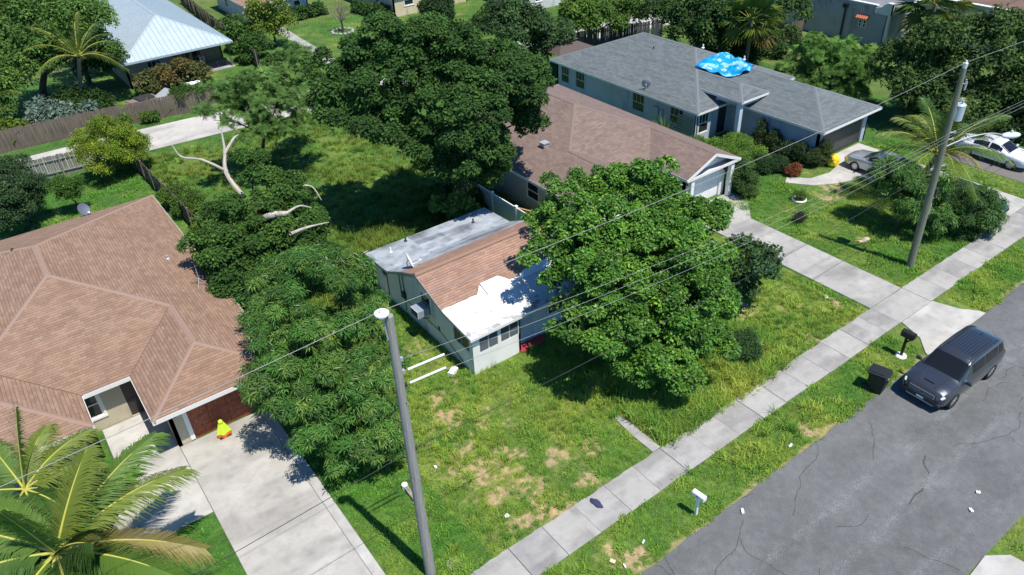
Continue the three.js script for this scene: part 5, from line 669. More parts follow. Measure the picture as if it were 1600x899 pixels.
shrub('entry_shrub', 'dark mixed shrubs below the palm beside the porch', -2.8, -25.4, 1.5, 1, { seed: 76, base: [0.035, 0.085, 0.02], young: [0.1, 0.17, 0.04], leaf: 'small', dens: 30, n: 7, size: 1.3 });
shrub('ground_plants', 'dark low plants beneath the foreground palm', -4.4, -21.5, 1.8, 1, { seed: 77, base: [0.035, 0.08, 0.02], young: [0.09, 0.16, 0.04], leaf: 'mango', dens: 22, n: 8 });
tree('broad_tree', 'dense green tree at the far left behind the picket fence', [0.5, -72.5], [[-1.5, 3.2, -71.5, 1.7], [0.2, 4.0, -72, 1.8], [2.2, 3.6, -72.4, 1.7], [0.8, 2.4, -70.6, 1.4], [3.4, 4.6, -73.2, 1.6], [5.0, 5.4, -74, 1.6], [-0.6, 5.0, -73, 1.7], [2.0, 5.4, -73.6, 1.7]], { leaf: 'far', dens: 8, base: [0.07, 0.16, 0.03], young: [0.18, 0.28, 0.04], seed: 18, trunkR: 0.2 });
tree('dark_tree', 'dark tree behind the palm beside the metal roofed house', [8.8, -79], [[8.2, 3.6, -78, 1.9], [9.6, 4.6, -80, 1.8], [8.6, 6.0, -81, 1.9], [10.2, 6.6, -84, 1.9], [7.0, 4.8, -78.4, 1.8], [9.4, 2.4, -76.6, 1.5], [10.0, 3.2, -75.4, 1.3]], { leaf: 'far', dens: 8, base: [0.035, 0.09, 0.02], young: [0.09, 0.17, 0.03], seed: 19, trunkR: 0.2 });
shrub('understory_shrub', 'dark undergrowth at the far left behind the picket fence', -0.8, -69.2, 1.8, 2, { seed: 79, base: [0.04, 0.095, 0.02], young: [0.1, 0.18, 0.03], leaf: 'far', dens: 12, n: 7 });
shrub('understory_shrub', 'shaded shrub in the middle behind the picket fence', 6.4, -71.6, 1.8, 1.9, { seed: 80, base: [0.04, 0.09, 0.02], young: [0.08, 0.15, 0.03], leaf: 'far', dens: 12, n: 7 });
{ // bare tree in a stone ring
  const t = thing('bare_tree', 'leafless purple grey tree in a ring of stones on the far lawn', 'tree', [34.1, 0, -77.6]), r = rngOf(88); mesh('trunk', taper([V(0, -0.1, 0), V(0.05, 0.7, 0), V(0, 1.3, 0)], [0.11, 0.09, 0.08]), M.bark, t);
  const tw = std(lin(0.2, 0.15, 0.14), 0.95); for (let i = 0; i < 16; i++) { const a = r() * 6.28, el = 0.5 + r() * 0.9, l = 1.3 + r() * 0.9, d = V(Math.cos(a) * Math.cos(el), Math.sin(el), Math.sin(a) * Math.cos(el)); mesh('limb', taper([V(0, 1.0 + r() * 0.3, 0), V(0, 1.2, 0).addScaledVector(d, l * 0.5), V(0, 1.2, 0).addScaledVector(d, l)], [0.045, 0.03, 0.012], 5), tw, t); for (let k = 0; k < 4; k++) { const b = V(0, 1.2, 0).addScaledVector(d, l * (0.45 + 0.15 * k)), e = b.clone().add(V(r() - 0.5, 0.2 + r() * 0.5, r() - 0.5).multiplyScalar(0.9)); mesh('twig', rod(b, e, 0.016, 0.008, 4), tw, t); } }
  for (let i = 0; i < 14; i++) { const a = i / 14 * 6.283; tag(mesh('edging_stone', (() => { const g = new THREE.DodecahedronGeometry(0.18, 0); g.scale(1.2, 0.7, 1); g.rotateY(i); g.translate(34.1 + Math.cos(a) * 1.1, 0.1, -77.6 + Math.sin(a) * 1.1); return g; })(), M.walk[i % 3]), 'pale stone in the ring around the leafless tree', 'stone', 'stones around the leafless tree'); }
}
// ---------- palms ----------
function frondGeo(B, C, T, leafLen, n, seed, droop = 0.55) {   // base, control and tip; returns [leaflets, rachis]
  const r = rngOf(seed), cv = new THREE.QuadraticBezierCurve3(B, C, T), pos = [];
  for (let i = 0; i < n; i++) { const t = 0.1 + 0.9 * (i + 0.5) / n, p = cv.getPoint(t), d = cv.getTangent(t), s = d.clone().cross(V(0, 1, 0)).normalize(), up = s.clone().cross(d).normalize(); const len = leafLen * Math.pow(Math.sin(Math.PI * (0.12 + 0.8 * t)), 0.6) * (0.85 + 0.3 * r());
    for (const k of [-1, 1]) { const dir = s.clone().multiplyScalar(k).addScaledVector(d, 0.55 + 0.5 * t).addScaledVector(up, 0.15 + (r() - 0.5) * 0.35).normalize(), m = p.clone().addScaledVector(dir, len * 0.5).add(V(0, -len * 0.1 * droop, 0)), e = p.clone().addScaledVector(dir, len * 0.93).add(V(0, -len * (0.35 + 0.4 * r()) * droop, 0)), w = d.clone().multiplyScalar(0.0135 * leafLen / 0.8).addScaledVector(up, 0.006), a = p.clone().sub(w), b = p.clone().add(w), ml = m.clone().sub(w), mr = m.clone().add(w);
      for (const q of [a, b, mr, a, mr, ml, ml, mr, e]) pos.push(q.x, q.y, q.z); } }
  const g = new THREE.BufferGeometry(); g.setAttribute('position', new THREE.Float32BufferAttribute(pos, 3)); g.computeVertexNormals();
  return [g, taper([B, cv.getPoint(0.33), cv.getPoint(0.66), T], [0.038, 0.024, 0.015, 0.006].map(x => x * leafLen / 0.75), 6)];
}
M.frond = [[0.07, 0.15, 0.03], [0.1, 0.19, 0.03], [0.16, 0.22, 0.035], [0.26, 0.22, 0.07]].map(c => phy(lin(...c), 0.5, { side: THREE.DoubleSide, transmission: 0.25, thickness: 0, specularIntensity: 0.5 }));
M.rachis = std(lin(0.4, 0.4, 0.07), 0.6); M.palmTrunk = std(0xffffff, 0.95, { map: woodTex([110, 102, 92], [150, 142, 132], 75) });
function palm(label, base, hub, fronds, { leafLen = 0.75, n = 60, r0 = 0.17, droop = 0.6, group = 'palms' } = {}) {
  const t = thing('coconut_palm', label, 'palm', [base[0], 0, base[1]], 0, group), h = V(hub[0] - base[0], hub[1], hub[2] - base[1]);
  mesh('trunk', taper([V(0, -0.1, 0), V(h.x * 0.3 + 0.1, h.y * 0.5, h.z * 0.3), h.clone().add(V(0, -0.1, 0))], [r0 * 1.5, r0, r0 * 0.85], 10), M.palmTrunk, t);
  fronds.forEach(([x, y, z, arch, mi], i) => { const T = V(x - base[0], y, z - base[1]), L_ = T.distanceTo(h), C = h.clone().lerp(T, 0.5).add(V(0, arch * L_, 0)); const [g, q] = frondGeo(h, C, T, leafLen, n, i * 13 + 5 + label.length, droop); const f = mesh('frond', g, M.frond[mi], t); mesh('rachis', q, M.rachis, f); });
  return t;
}
const ring = (x, y, z, L_, n, seed, mi = 3) => { const r = rngOf(seed), o = []; for (let i = 0; i < n; i++) { const a = i * 2.4 + r() * 0.5, el = lerp(1.25, -0.55, i / n) + (r() - 0.5) * 0.2, l = L_ * (0.85 + 0.3 * r()); o.push([x + Math.cos(a) * Math.cos(el) * l, y + Math.sin(el) * l * 0.8, z + Math.sin(a) * Math.cos(el) * l, 0.12 + 0.22 * Math.max(0, Math.cos(el)), el < -0.35 ? mi : (r() * 3 | 0)]); } return o; };

palm('foreground coconut palm with long yellow ribbed fronds over the left walk', [-3.3, -19.3], [-3.1, 4.4, -19.6], [[0.65, 4.7, -22.4, 0.16, 1], [1.0, 3.9, -21.0, 0.2, 2], [0.5, 3.2, -18.0, 0.26, 3], [-0.4, 3.9, -16.8, 0.22, 1], [-1.3, 6.4, -21.0, 0.1, 2], [-4.2, 4.8, -22.4, 0.22, 1], [-6.4, 4.5, -20.2, 0.22, 0], [-5.6, 3.4, -17.4, 0.22, 1], [-3.0, 3.6, -16.0, 0.24, 0], [-2.2, 3.2, -22.8, 0.24, 0], [-3.6, 7.2, -19.0, 0.05, 1], [-1.2, 2.3, -18.9, 0.28, 0], [-4.6, 2.6, -21.8, 0.26, 0], [-2.0, 5.6, -18.0, 0.16, 0], [-5.6, 2.2, -19.0, 0.28, 0], [-1.6, 1.9, -21.4, 0.3, 0], [-4.4, 1.8, -17.6, 0.3, 0], [-6.0, 5.6, -22.0, 0.16, 1], [-2.6, 2.0, -17.2, 0.3, 0]], { leafLen: 1.1, n: 140, droop: 0.95 });
palm('coconut palm at the left edge with fronds under the brown roof eave', [-4.0, -24.2], [-3.6, 3.6, -23.9], [[-2.7, 6.6, -24.2, 0.08, 1], [-1.2, 3.7, -25.4, 0.2, 2], [-1.3, 3.0, -24.3, 0.24, 2], [-2.4, 4.0, -26.2, 0.2, 2], [-4.2, 4.2, -26.4, 0.2, 1], [-5.8, 3.8, -24.6, 0.2, 0], [-4.6, 3.2, -21.8, 0.22, 0], [-2.4, 2.6, -22.3, 0.24, 0], [-3.4, 2.4, -21.6, 0.24, 0], [-1.8, 2.2, -23.4, 0.24, 0]], { leafLen: 0.9, n: 110, droop: 0.9 });
palm('coconut palm with drooping brown tipped fronds behind the picket fence', [7.0, -72.4], [7.7, 5.0, -70.1], ring(7.7, 5.0, -70.1, 3.9, 19, 5), { leafLen: 0.9, n: 34 });
palm('half hidden palm with brown skirt at the far left edge', [0.4, -71.5], [0.6, 3.0, -71.2], ring(0.6, 3.0, -71.2, 2.8, 13, 6), { leafLen: 0.8, n: 30 });
palm('coconut palm arching over the silver car behind the utility pole', [44.0, -18.9], [43.5, 3.4, -18.0], ring(43.5, 3.4, -18.0, 3.9, 22, 8), { leafLen: 1.0, n: 56 });
function fanPalm(label, x, y, z, s, seed) {
  const t = thing('fan_palm', label, 'palm', [x, 0, z], 0, 'palms'), r = rngOf(seed); mesh('trunk', taper([V(0, -0.1, 0), V(0.05, y * 0.5, 0), V(0, y, 0)], [0.2, 0.17, 0.16], 9), M.palmTrunk, t);
  for (let i = 0; i < 22; i++) { const a = i * 2.4, el = lerp(1.2, -0.9, i / 22), d = V(Math.cos(a) * Math.cos(el), Math.sin(el), Math.sin(a) * Math.cos(el)), h = V(0, y, 0).addScaledVector(d, s * 0.8), side = d.clone().cross(V(0, 1, 0.01)).normalize(), pos = [];
    for (let k = -9; k <= 9; k++) { const q = k / 9 * 1.45, e = d.clone().multiplyScalar(Math.cos(q)).addScaledVector(side, Math.sin(q)), l = s * (0.9 + 0.2 * r()), tip = h.clone().addScaledVector(e, l).add(V(0, -0.25 * s * (0.3 + r()), 0)), w = e.clone().cross(d.clone().cross(side)).normalize().multiplyScalar(0.05 * s); for (const p of [h.clone(), h.clone().addScaledVector(e, l * 0.55).add(w), tip, h.clone(), tip, h.clone().addScaledVector(e, l * 0.55).sub(w)]) pos.push(p.x, p.y, p.z); }
    const g = new THREE.BufferGeometry(); g.setAttribute('position', new THREE.Float32BufferAttribute(pos, 3)); g.computeVertexNormals(); const f = mesh('frond', g, M.frond[el < -0.55 ? 3 : i % 3], t); mesh('stalk', rod(V(0, y, 0), h, 0.025, 0.015, 5), M.rachis, f); }
}
fanPalm('fan palm with a dead brown skirt in the dark trees behind the blue house', 56.2, 4.0, -41.6, 1.7, 3);
fanPalm('fan palm in front of the grey flat roof at the upper right', 69.8, 4.4, -32.8, 1.9, 4);
{ // bird's nest plant by the porch
  const t = thing('broad_leaf_plant', 'bright green rosette plant beside the left porch', 'plant', [-0.95, 0, -26.1]); const lm = phy(lin(0.16, 0.34, 0.03), 0.45, { side: THREE.DoubleSide, transmission: 0.3, thickness: 0 });
  for (let i = 0; i < 12; i++) { const a = i * 2.4, l = 0.75 + 0.25 * (i % 3) / 2, el = 0.5 + 0.06 * i, pos = [], S = 6; const P_ = (u, v) => { const q = l * u, e = el - 0.6 * u, w = 0.13 * Math.sin(Math.PI * (0.12 + 0.85 * u)) * v; return V(Math.cos(a) * Math.cos(e) * q - Math.sin(a) * w, 0.1 + Math.sin(e) * q + Math.abs(v) * 0.03, Math.sin(a) * Math.cos(e) * q + Math.cos(a) * w); }; for (let k = 0; k < S; k++) for (const [v0, v1] of [[-1, 0], [0, 1]]) { const A = P_(k / S, v0), B = P_((k + 1) / S, v0), C = P_((k + 1) / S, v1), D = P_(k / S, v1); for (const p of [A, B, C, A, C, D]) pos.push(p.x, p.y, p.z); } const g = new THREE.BufferGeometry(); g.setAttribute('position', new THREE.Float32BufferAttribute(pos, 3)); g.computeVertexNormals(); mesh('leaf', g, lm, t); }
}
{ const t = thing('spiky_plant', 'spiky agave like plant beside the blue house wall', 'plant', [39.2, 0, -35.3]); for (let i = 0; i < 22; i++) { const a = i * 2.4, el = 0.25 + 0.05 * i, l = 1.4; mesh('leaf', (() => { const e = V(Math.cos(a) * Math.cos(el) * l, 0.6 + Math.sin(el) * l, Math.sin(a) * Math.cos(el) * l), g = rod(V(0, 0.6, 0), e, 0.05, 0.004, 4); return g; })(), M.frond[i % 3], t); } mesh('stem', cyl(0.12, 0.1, 0.65, 0, 0, 0, 8), M.palmTrunk, t); }

// ---------- vehicles ----------
function carLoft(S) { // S: stations rear to front [x, yb, yBelt, yTop, w, wt]
  const sec = s => { const [x, yb, yl, yt, w, wt] = s; const h = [[0, yb], [0.8 * w, yb], [0.965 * w, yb + 0.07], [w, yb + 0.26], [w, yl - 0.16], [w * 0.975, yl - 0.03], [w * 0.95, yl], [lerp(w * 0.95, wt, 0.55) + 0.012, lerp(yl, yt - 0.09, 0.55)], [wt, yt - 0.085], [wt * 0.9, yt - 0.03], [wt * 0.5, yt - 0.005], [0, yt]]; const f = []; for (let i = 0; i < h.length; i++) f.push(V(x, h[i][1], h[i][0])); for (let i = h.length - 2; i >= 1; i--) f.push(V(x, h[i][1], -h[i][0])); return f; };
  // densify stations
  const D = []; for (let i = 0; i + 1 < S.length; i++) { for (let k = 0; k < 3; k++) D.push(S[i].map((a, j) => lerp(a, S[i + 1][j], k / 3))); } D.push(S[S.length - 1]);
  const rows = D.map(sec), n = rows[0].length, pos = [], idx = [];
  rows.forEach(r => r.forEach(p => pos.push(p.x, p.y, p.z))); for (let i = 0; i + 1 < rows.length; i++) for (let j = 0; j < n; j++) { const a = i * n + j, b = i * n + (j + 1) % n, c = a + n, d = b + n; idx.push(a, b, c, b, d, c); }
  const capAt = (row, flip) => { const k = pos.length / 3, c = rows[row].reduce((a, p) => a.add(p), V(0, 0, 0)).multiplyScalar(1 / n); pos.push(c.x, c.y, c.z); for (let j = 0; j < n; j++) { const a = row * n + j, b = row * n + (j + 1) % n; idx.push(...(flip ? [k, a, b] : [k, b, a])); } }; capAt(0, false); capAt(rows.length - 1, true);
  let g = new THREE.BufferGeometry(); g.setAttribute('position', new THREE.Float32BufferAttribute(pos, 3)); g.setIndex(idx); g = toCreasedNormals(g, 0.6);
  const at = (u, v, off) => { // u in original stations, v section index, side by sign
    const sd = v < 0 ? -1 : 1; v = Math.abs(v); const get = (u, v) => { const k = clamp(u, 0, S.length - 1), i = Math.min(S.length - 2, Math.floor(k)), st = S[i].map((a, j) => lerp(a, S[i + 1][j], k - i)), q = sec(st), j = Math.min(10, Math.floor(v)); return q[j].clone().lerp(q[j + 1], v - j); };
    const p = get(u, v), du = get(u + 0.02, v).sub(get(u - 0.02, v)), dv = get(u, Math.min(v + 0.02, 11)).sub(get(u, v - 0.02)), nn = dv.cross(du).normalize(); if (nn.y < -0.2) nn.negate(); p.addScaledVector(nn, off); p.z *= sd; return p; };
  const patch = (u0, u1, v0, v1, off = 0.006, nu = 6, nv = 6) => { const pos = [], idx = []; for (let i = 0; i <= nu; i++) for (let j = 0; j <= nv; j++) { const v = lerp(v0, v1, j / nv); const p = v > 11 ? at(lerp(u0, u1, i / nu), -(22 - v), off) : at(lerp(u0, u1, i / nu), v, off); pos.push(p.x, p.y, p.z); } for (let i = 0; i < nu; i++) for (let j = 0; j < nv; j++) { const a = i * (nv + 1) + j, b = a + nv + 1; idx.push(a, b, a + 1, b, b + 1, a + 1); } const g = new THREE.BufferGeometry(); g.setAttribute('position', new THREE.Float32BufferAttribute(pos, 3)); g.setIndex(idx); g.computeVertexNormals(); return g; };
  return { g, at, patch };
}
M.carGlass = phy(lin(0.012, 0.014, 0.017), 0.05, { specularIntensity: 1, side: THREE.DoubleSide }); M.lamp = phy(lin(0.7, 0.72, 0.75), 0.1, { clearcoat: 1 }); M.rim = std(lin(0.55, 0.56, 0.58), 0.3, { metalness: 0.8 }); M.red = phy(lin(0.3, 0.01, 0.01), 0.2);
function wheelsOf(t, xs, r, w, rim = M.rim) {
  const pts = []; for (const [a, b] of [[r * 0.66, -0.1], [r * 0.93, -0.115], [r, -0.08], [r, 0.08], [r * 0.93, 0.115], [r * 0.66, 0.1]]) pts.push(new THREE.Vector2(a, b)); const tg = new THREE.LatheGeometry(pts, 28); tg.rotateX(Math.PI / 2);
  const rg = [new THREE.CylinderGeometry(r * 0.67, r * 0.67, 0.14, 24, 1, true).rotateX(Math.PI / 2), new THREE.CylinderGeometry(r * 0.14, r * 0.16, 0.2, 12).rotateX(Math.PI / 2)]; for (let i = 0; i < 10; i++) { const b = new THREE.BoxGeometry(r * 0.6, 0.05, 0.04); b.translate(r * 0.36, 0, 0.075); b.rotateZ(i / 10 * 6.283); rg.push(b); } const rgeo = J(rg.map(planarUV));
  for (const x of xs) for (const s of [-1, 1]) { const m = mesh('wheel', tg, M.rubber, t); m.position.set(x, r, s * w); if (s < 0) m.rotation.y = Math.PI; mesh('rim', rgeo, rim, m); mesh('wheel_arch', (() => { const g = new THREE.RingGeometry(r * 0.95, r * 1.17, 24, 1, -0.2, Math.PI + 0.4); if (s < 0) g.rotateY(Math.PI); g.translate(x, r, s * (w + 0.062)); return g; })(), t.userData.arch || M.dark, t); }
}
{ // the dark grey SUV
  const t = thing('parked_suv', 'dark grey sport utility vehicle parked at the edge of the street', 'car', [29.55, 0.02, -8.95], Math.PI - 0.02);
  const paint = phy(lin(0.05, 0.06, 0.076), 0.3, { metalness: 0.45, clearcoat: 1, clearcoatRoughness: 0.06 });
  const S = [[-2.5, 0.55, 0.95, 1.05, 0.86, 0.8], [-2.44, 0.42, 1.08, 1.25, 0.93, 0.76], [-2.2, 0.36, 1.12, 1.68, 0.975, 0.74], [-1.9, 0.34, 1.13, 1.76, 0.985, 0.74], [-0.9, 0.32, 1.12, 1.8, 0.99, 0.75], [0.1, 0.32, 1.1, 1.78, 0.99, 0.74], [0.38, 0.32, 1.09, 1.72, 0.985, 0.74], [1.22, 0.32, 1.06, 1.2, 0.975, 0.82], [1.38, 0.32, 1.05, 1.155, 0.97, 0.84], [2.0, 0.34, 0.99, 1.1, 0.955, 0.8], [2.28, 0.36, 0.93, 1.02, 0.91, 0.76], [2.4, 0.38, 0.86, 0.93, 0.84, 0.72], [2.46, 0.42, 0.72, 0.8, 0.74, 0.66]];
  const c = carLoft(S); mesh('body', c.g, paint, t); const cp = (u0, u1, v0, v1, off, nu, nv) => c.patch(u0, u1, v0, v1, off, nu, nv);
  mesh('windshield', cp(6.12, 7.06, 8.25, 13.75, 0.006, 8, 16), M.carGlass, t); mesh('rear_window', cp(1.15, 1.95, 8.4, 13.6, 0.006), M.carGlass, t);
  for (const s of [0, 1]) { const P_ = (u0, u1) => s ? cp(u0, u1, 22 - 6.35, 22 - 7.75) : cp(u0, u1, 6.35, 7.75); mesh('side_window', P_(2.2, 3.15), M.carGlass, t); mesh('side_window', P_(3.25, 4.25), M.carGlass, t); mesh('side_window', P_(4.33, 5.9), M.carGlass, t);
    mesh('side_sill', s ? cp(2, 10, 22 - 2.0, 22 - 3.1, 0.008, 16, 2) : cp(2, 10, 2.0, 3.1, 0.008, 16, 2), M.dark, t);
    mesh('roof_rail', taper([V(-1.9, 1.72, 0.62 * (s ? -1 : 1)), V(-1.0, 1.85, 0.64 * (s ? -1 : 1)), V(0, 1.82, 0.63 * (s ? -1 : 1)), V(0.4, 1.7, 0.63 * (s ? -1 : 1))], [0.022, 0.022, 0.022, 0.022], 6), M.black, t);
    mesh('mirror', J(rbx(0.13, 0.17, 0.24, 0.05, 0.98, 1.13, (s ? -1 : 1) * 1.1), rod(V(0.98, 1.08, (s ? -1 : 1) * 0.94), V(0.98, 1.09, (s ? -1 : 1) * 1.04), 0.03)), paint, t);
    mesh('headlight', s ? cp(10.0, 11.1, 22 - 3.9, 22 - 7.4, 0.012) : cp(10.0, 11.1, 3.9, 7.4, 0.012), M.lamp, t); mesh('tail_light', s ? cp(0.5, 1.6, 22 - 4.2, 22 - 6.2, 0.01) : cp(0.5, 1.6, 4.2, 6.2, 0.01), M.red, t);
    mesh('door_handle', rbx(0.2, 0.03, 0.03, 0.01, -0.1, 0.95, (s ? -1 : 1) * 0.985), paint, t); mesh('door_handle', rbx(0.2, 0.03, 0.03, 0.01, -1.05, 0.97, (s ? -1 : 1) * 0.988), paint, t);
    mesh('fog_lamp', rbx(0.05, 0.08, 0.24, 0.02, 2.36, 0.5, (s ? -1 : 1) * 0.7), M.metal, t); }
  // grille, bumper, hood creases, roof ribs
  mesh('grille', rbx(0.12, 0.27, 1.18, 0.04, 2.42, 0.79, 0), M.black, t); for (let i = 0; i < 4; i++) mesh('grille_bar', rbx(0.02, 0.02, 1.1, 0.006, 2.486, 0.7 + i * 0.06, 0), i === 3 ? M.metal : M.galv, t); mesh('badge', (() => { const g = new THREE.SphereGeometry(0.06, 16, 8); g.scale(0.15, 0.55, 1.2); g.translate(2.492, 0.79, 0); return g; })(), phy(lin(0.02, 0.04, 0.2), 0.2), t).userData.label = 'small blue oval badge';
  mesh('bumper', rbx(0.16, 0.2, 1.66, 0.06, 2.4, 0.46, 0), M.dark, t); mesh('skid_plate', rbx(0.08, 0.05, 1.2, 0.02, 2.45, 0.37, 0), M.metal, t); mesh('licence_plate', bx(0.012, 0.1, 0.3, 2.487, 0.5, 0), M.white, t);
  for (const s of [-1, 1]) mesh('hood_crease', bar(V(1.35, 1.162, s * 0.5), V(2.2, 1.062, s * 0.34), 0.025, 0.03), paint, t); mesh('hood_scoop', rbx(0.6, 0.025, 0.42, 0.012, 1.75, 1.128, 0), paint, t).rotation.z = 0;
  const ribM = phy(lin(0.014, 0.017, 0.028), 0.35, { clearcoat: 0.6 }); for (let i = -4; i <= 4; i++) mesh('roof_rib', taper([V(-1.7, 1.75, i * 0.125), V(-0.9, 1.785, i * 0.125), V(0.05, 1.768, i * 0.125)], [0.028, 0.03, 0.028], 5), ribM, t);
  mesh('antenna', rbx(0.16, 0.05, 0.05, 0.02, -1.72, 1.79, 0.0), M.black, t); mesh('wiper', J(bar(V(1.16, 1.215, 0.1), V(1.02, 1.31, 0.6), 0.015), bar(V(1.16, 1.215, -0.55), V(1.04, 1.3, -0.05), 0.015)), M.black, t);
  mesh('seats', J(rbx(0.4, 0.6, 0.5, 0.1, -0.1, 0.9, 0.4), rbx(0.4, 0.6, 0.5, 0.1, -0.1, 0.9, -0.4)), M.dark, t);
  wheelsOf(t, [-1.5, 1.52], 0.38, 0.885);
}
function sedan(label, pos, turn, paint, glass = M.carGlass) {
  const t = thing('parked_car', label, 'car', pos, turn, 'cars on the driveways');
  const S = [[-2.35, 0.45, 0.8, 0.9, 0.74, 0.6], [-2.25, 0.32, 0.95, 1.04, 0.86, 0.66], [-1.75, 0.26, 0.97, 1.1, 0.9, 0.68], [-1.55, 0.26, 0.97, 1.14, 0.9, 0.68], [-0.85, 0.25, 0.96, 1.42, 0.905, 0.58], [0, 0.25, 0.95, 1.46, 0.905, 0.58], [0.35, 0.25, 0.94, 1.41, 0.9, 0.58], [1.1, 0.25, 0.92, 1.02, 0.895, 0.66], [1.3, 0.25, 0.9, 0.98, 0.89, 0.7], [2.0, 0.27, 0.82, 0.88, 0.86, 0.68], [2.25, 0.3, 0.72, 0.78, 0.78, 0.62], [2.36, 0.36, 0.6, 0.66, 0.66, 0.55]];
  const c = carLoft(S), cp = c.patch; mesh('body', c.g, paint, t); mesh('windshield', cp(6.15, 7.0, 8.25, 13.75, 0.006, 8, 12), glass, t); mesh('rear_window', cp(3.1, 3.92, 8.25, 13.75, 0.006), glass, t);
  for (const s of [0, 1]) { const P_ = (u0, u1, a = 6.3, b = 7.75, o = 0.006) => s ? cp(u0, u1, 22 - a, 22 - b, o) : cp(u0, u1, a, b, o); mesh('side_window', P_(3.55, 4.75), glass, t); mesh('side_window', P_(4.85, 6.4), glass, t); mesh('headlight', P_(9.4, 10.8, 4.6, 7.2, 0.01), M.lamp, t); mesh('tail_light', P_(0.3, 1.3, 4.6, 7, 0.01), M.red, t); mesh('mirror', rbx(0.12, 0.13, 0.2, 0.04, 0.85, 0.98, (s ? -1 : 1) * 0.98), paint, t); mesh('door_handle', rbx(0.16, 0.025, 0.03, 0.01, -0.15, 0.84, (s ? -1 : 1) * 0.9), paint, t); }
  mesh('grille', rbx(0.06, 0.14, 0.7, 0.03, 2.33, 0.5, 0), M.black, t); wheelsOf(t, [-1.35, 1.42], 0.33, 0.8); return t;
}
const silver = phy(lin(0.42, 0.46, 0.48), 0.3, { metalness: 0.5, clearcoat: 1 }), whiteP = phy(lin(0.72, 0.75, 0.8), 0.25, { clearcoat: 1 }), blackP = phy(lin(0.014, 0.016, 0.026), 0.15, { clearcoat: 1 }), blueP = phy(lin(0.02, 0.03, 0.06), 0.15, { clearcoat: 1 });
sedan('silver sedan parked by the blue garage under the palm', [45.45, 0.05, -21.9], -Math.PI / 2 + Math.PI, silver);
sedan('white car on the dark driveway at the right edge', [52.9, 0.03, -18.4], -Math.PI / 2, whiteP);
sedan('black car half hidden behind the dark bushy tree', [45.1, 0.05, -16.5], -Math.PI / 2, blackP);
sedan('dark car behind the great tree on the far lane edge', [32.6, 0.01, -68.2], 0.1, blackP);
sedan('dark blue car further right behind the great tree', [37.2, 0.01, -66.2], 0.1, blueP);

// ---------- poles, lamps and wires ----------
const poleTop = {};
{
  const p = thing('utility_pole', 'grey weathered wooden utility pole rising beside the small house lawn', 'pole', [6.51, 0, -14.93]);
  mesh('shaft', taper([V(0, -0.3, 0), V(0.01, 5, 0), V(0.02, 11.2, 0.01)], [0.19, 0.165, 0.12], 14), M.pole, p); mesh('cap', cyl(0.125, 0.12, 0.03, 0.02, 11.2, 0.01), M.pole, p);
  mesh('insulator', J(cyl(0.11, 0.06, 0.1, -0.18, 11.3, 0.05), cyl(0.2, 0.2, 0.04, -0.18, 11.4, 0.05, 16), cyl(0.06, 0.04, 0.12, -0.18, 11.44, 0.05)), M.white, p); mesh('bracket', J(rod(V(-0.18, 11.3, 0.05), V(-0.12, 10.5, 0.03), 0.025)), M.galv, p);
  for (const y of [9.7, 9.25, 8.75, 6.2]) mesh('bracket', J(cyl(0.05, 0.05, 0.12, 0.16, y - 0.06, 0.06), rod(V(0, y, 0.05), V(0.18, y, 0.06), 0.02)), y > 9 ? M.galv : M.dark, p); mesh('pole_tag', bx(0.01, 0.1, 0.08, 0.06, 8.2, 0.165), M.galv, p);
  const q = thing('utility_pole', 'greenish utility pole with a transformer and street lamp arm', 'pole', [36.79, 0, -14.9]);
  mesh('shaft', taper([V(0, -0.3, 0), V(-0.05, 5, -0.1), V(-0.11, 10.75, -0.27)], [0.2, 0.17, 0.12], 14), M.poleGreen, q); mesh('conduit', J(rod(V(0.2, 0, 0.06), V(0.18, 3.1, 0.0), 0.045), rbx(0.1, 0.6, 0.1, 0.03, 0.19, 3.4, 0.0)), M.galv, q);
  mesh('insulator', J(cyl(0.09, 0.11, 0.25, -0.1, 10.75, -0.27), cyl(0.05, 0.04, 0.12, -0.1, 11.0, -0.27)), M.white, q);
  mesh('transformer', J(cyl(0.24, 0.25, 0.75, 0.3, 8.2, -0.1, 20), cyl(0.26, 0.18, 0.08, 0.3, 8.95, -0.1, 20), cyl(0.035, 0.05, 0.22, 0.22, 9.0, -0.02, 8), cyl(0.035, 0.05, 0.22, 0.4, 9.0, -0.18, 8), bx(0.12, 0.5, 0.12, 0.08, 8.55, -0.16)), std(lin(0.42, 0.5, 0.56), 0.45), q);
  mesh('cutout_fuse', J(rod(V(-0.09, 10.0, -0.25), V(0.3, 9.95, -0.2), 0.02), rod(V(0.32, 10.15, -0.2), V(0.4, 9.6, -0.2), 0.04), rbx(0.06, 0.4, 0.05, 0.02, 0.48, 9.8, -0.2)), M.galv, q);
  mesh('jumper_wire', taper([V(0.3, 10.95, -0.3), V(0.55, 10.5, -0.25), V(0.4, 10.1, -0.2)], [0.012, 0.012, 0.012], 5), M.dark, q);
  const arm = mesh('lamp_arm', taper([V(0.1, 6.9, -0.08), V(0.9, 7.25, 0.4), V(1.9, 7.4, 1.0), V(2.5, 7.25, 1.35)], [0.04, 0.035, 0.03, 0.03], 8), M.galv, q); mesh('lamp_head', (() => { const g = new THREE.SphereGeometry(0.5, 20, 12); g.scale(1, 0.3, 0.45); g.rotateY(-0.53); g.translate(2.85, 7.2, 1.55); return J(planarUV(g), rbx(0.1, 0.1, 0.1, 0.03, 2.85, 7.4, 1.55)); })(), std(lin(0.6, 0.66, 0.7), 0.4), arm);
  for (const y of [7.65, 7.3, 5.9]) mesh('rack', J(rod(V(-0.05, y, -0.05), V(0.2, y, 0.05), 0.03), cyl(0.05, 0.05, 0.1, 0.2, y - 0.05, 0.05)), M.galv, q);
  mesh('cable_box', rbx(0.16, 0.5, 0.16, 0.04, 0.2, 4.4, 0.05), M.dark, q);
}
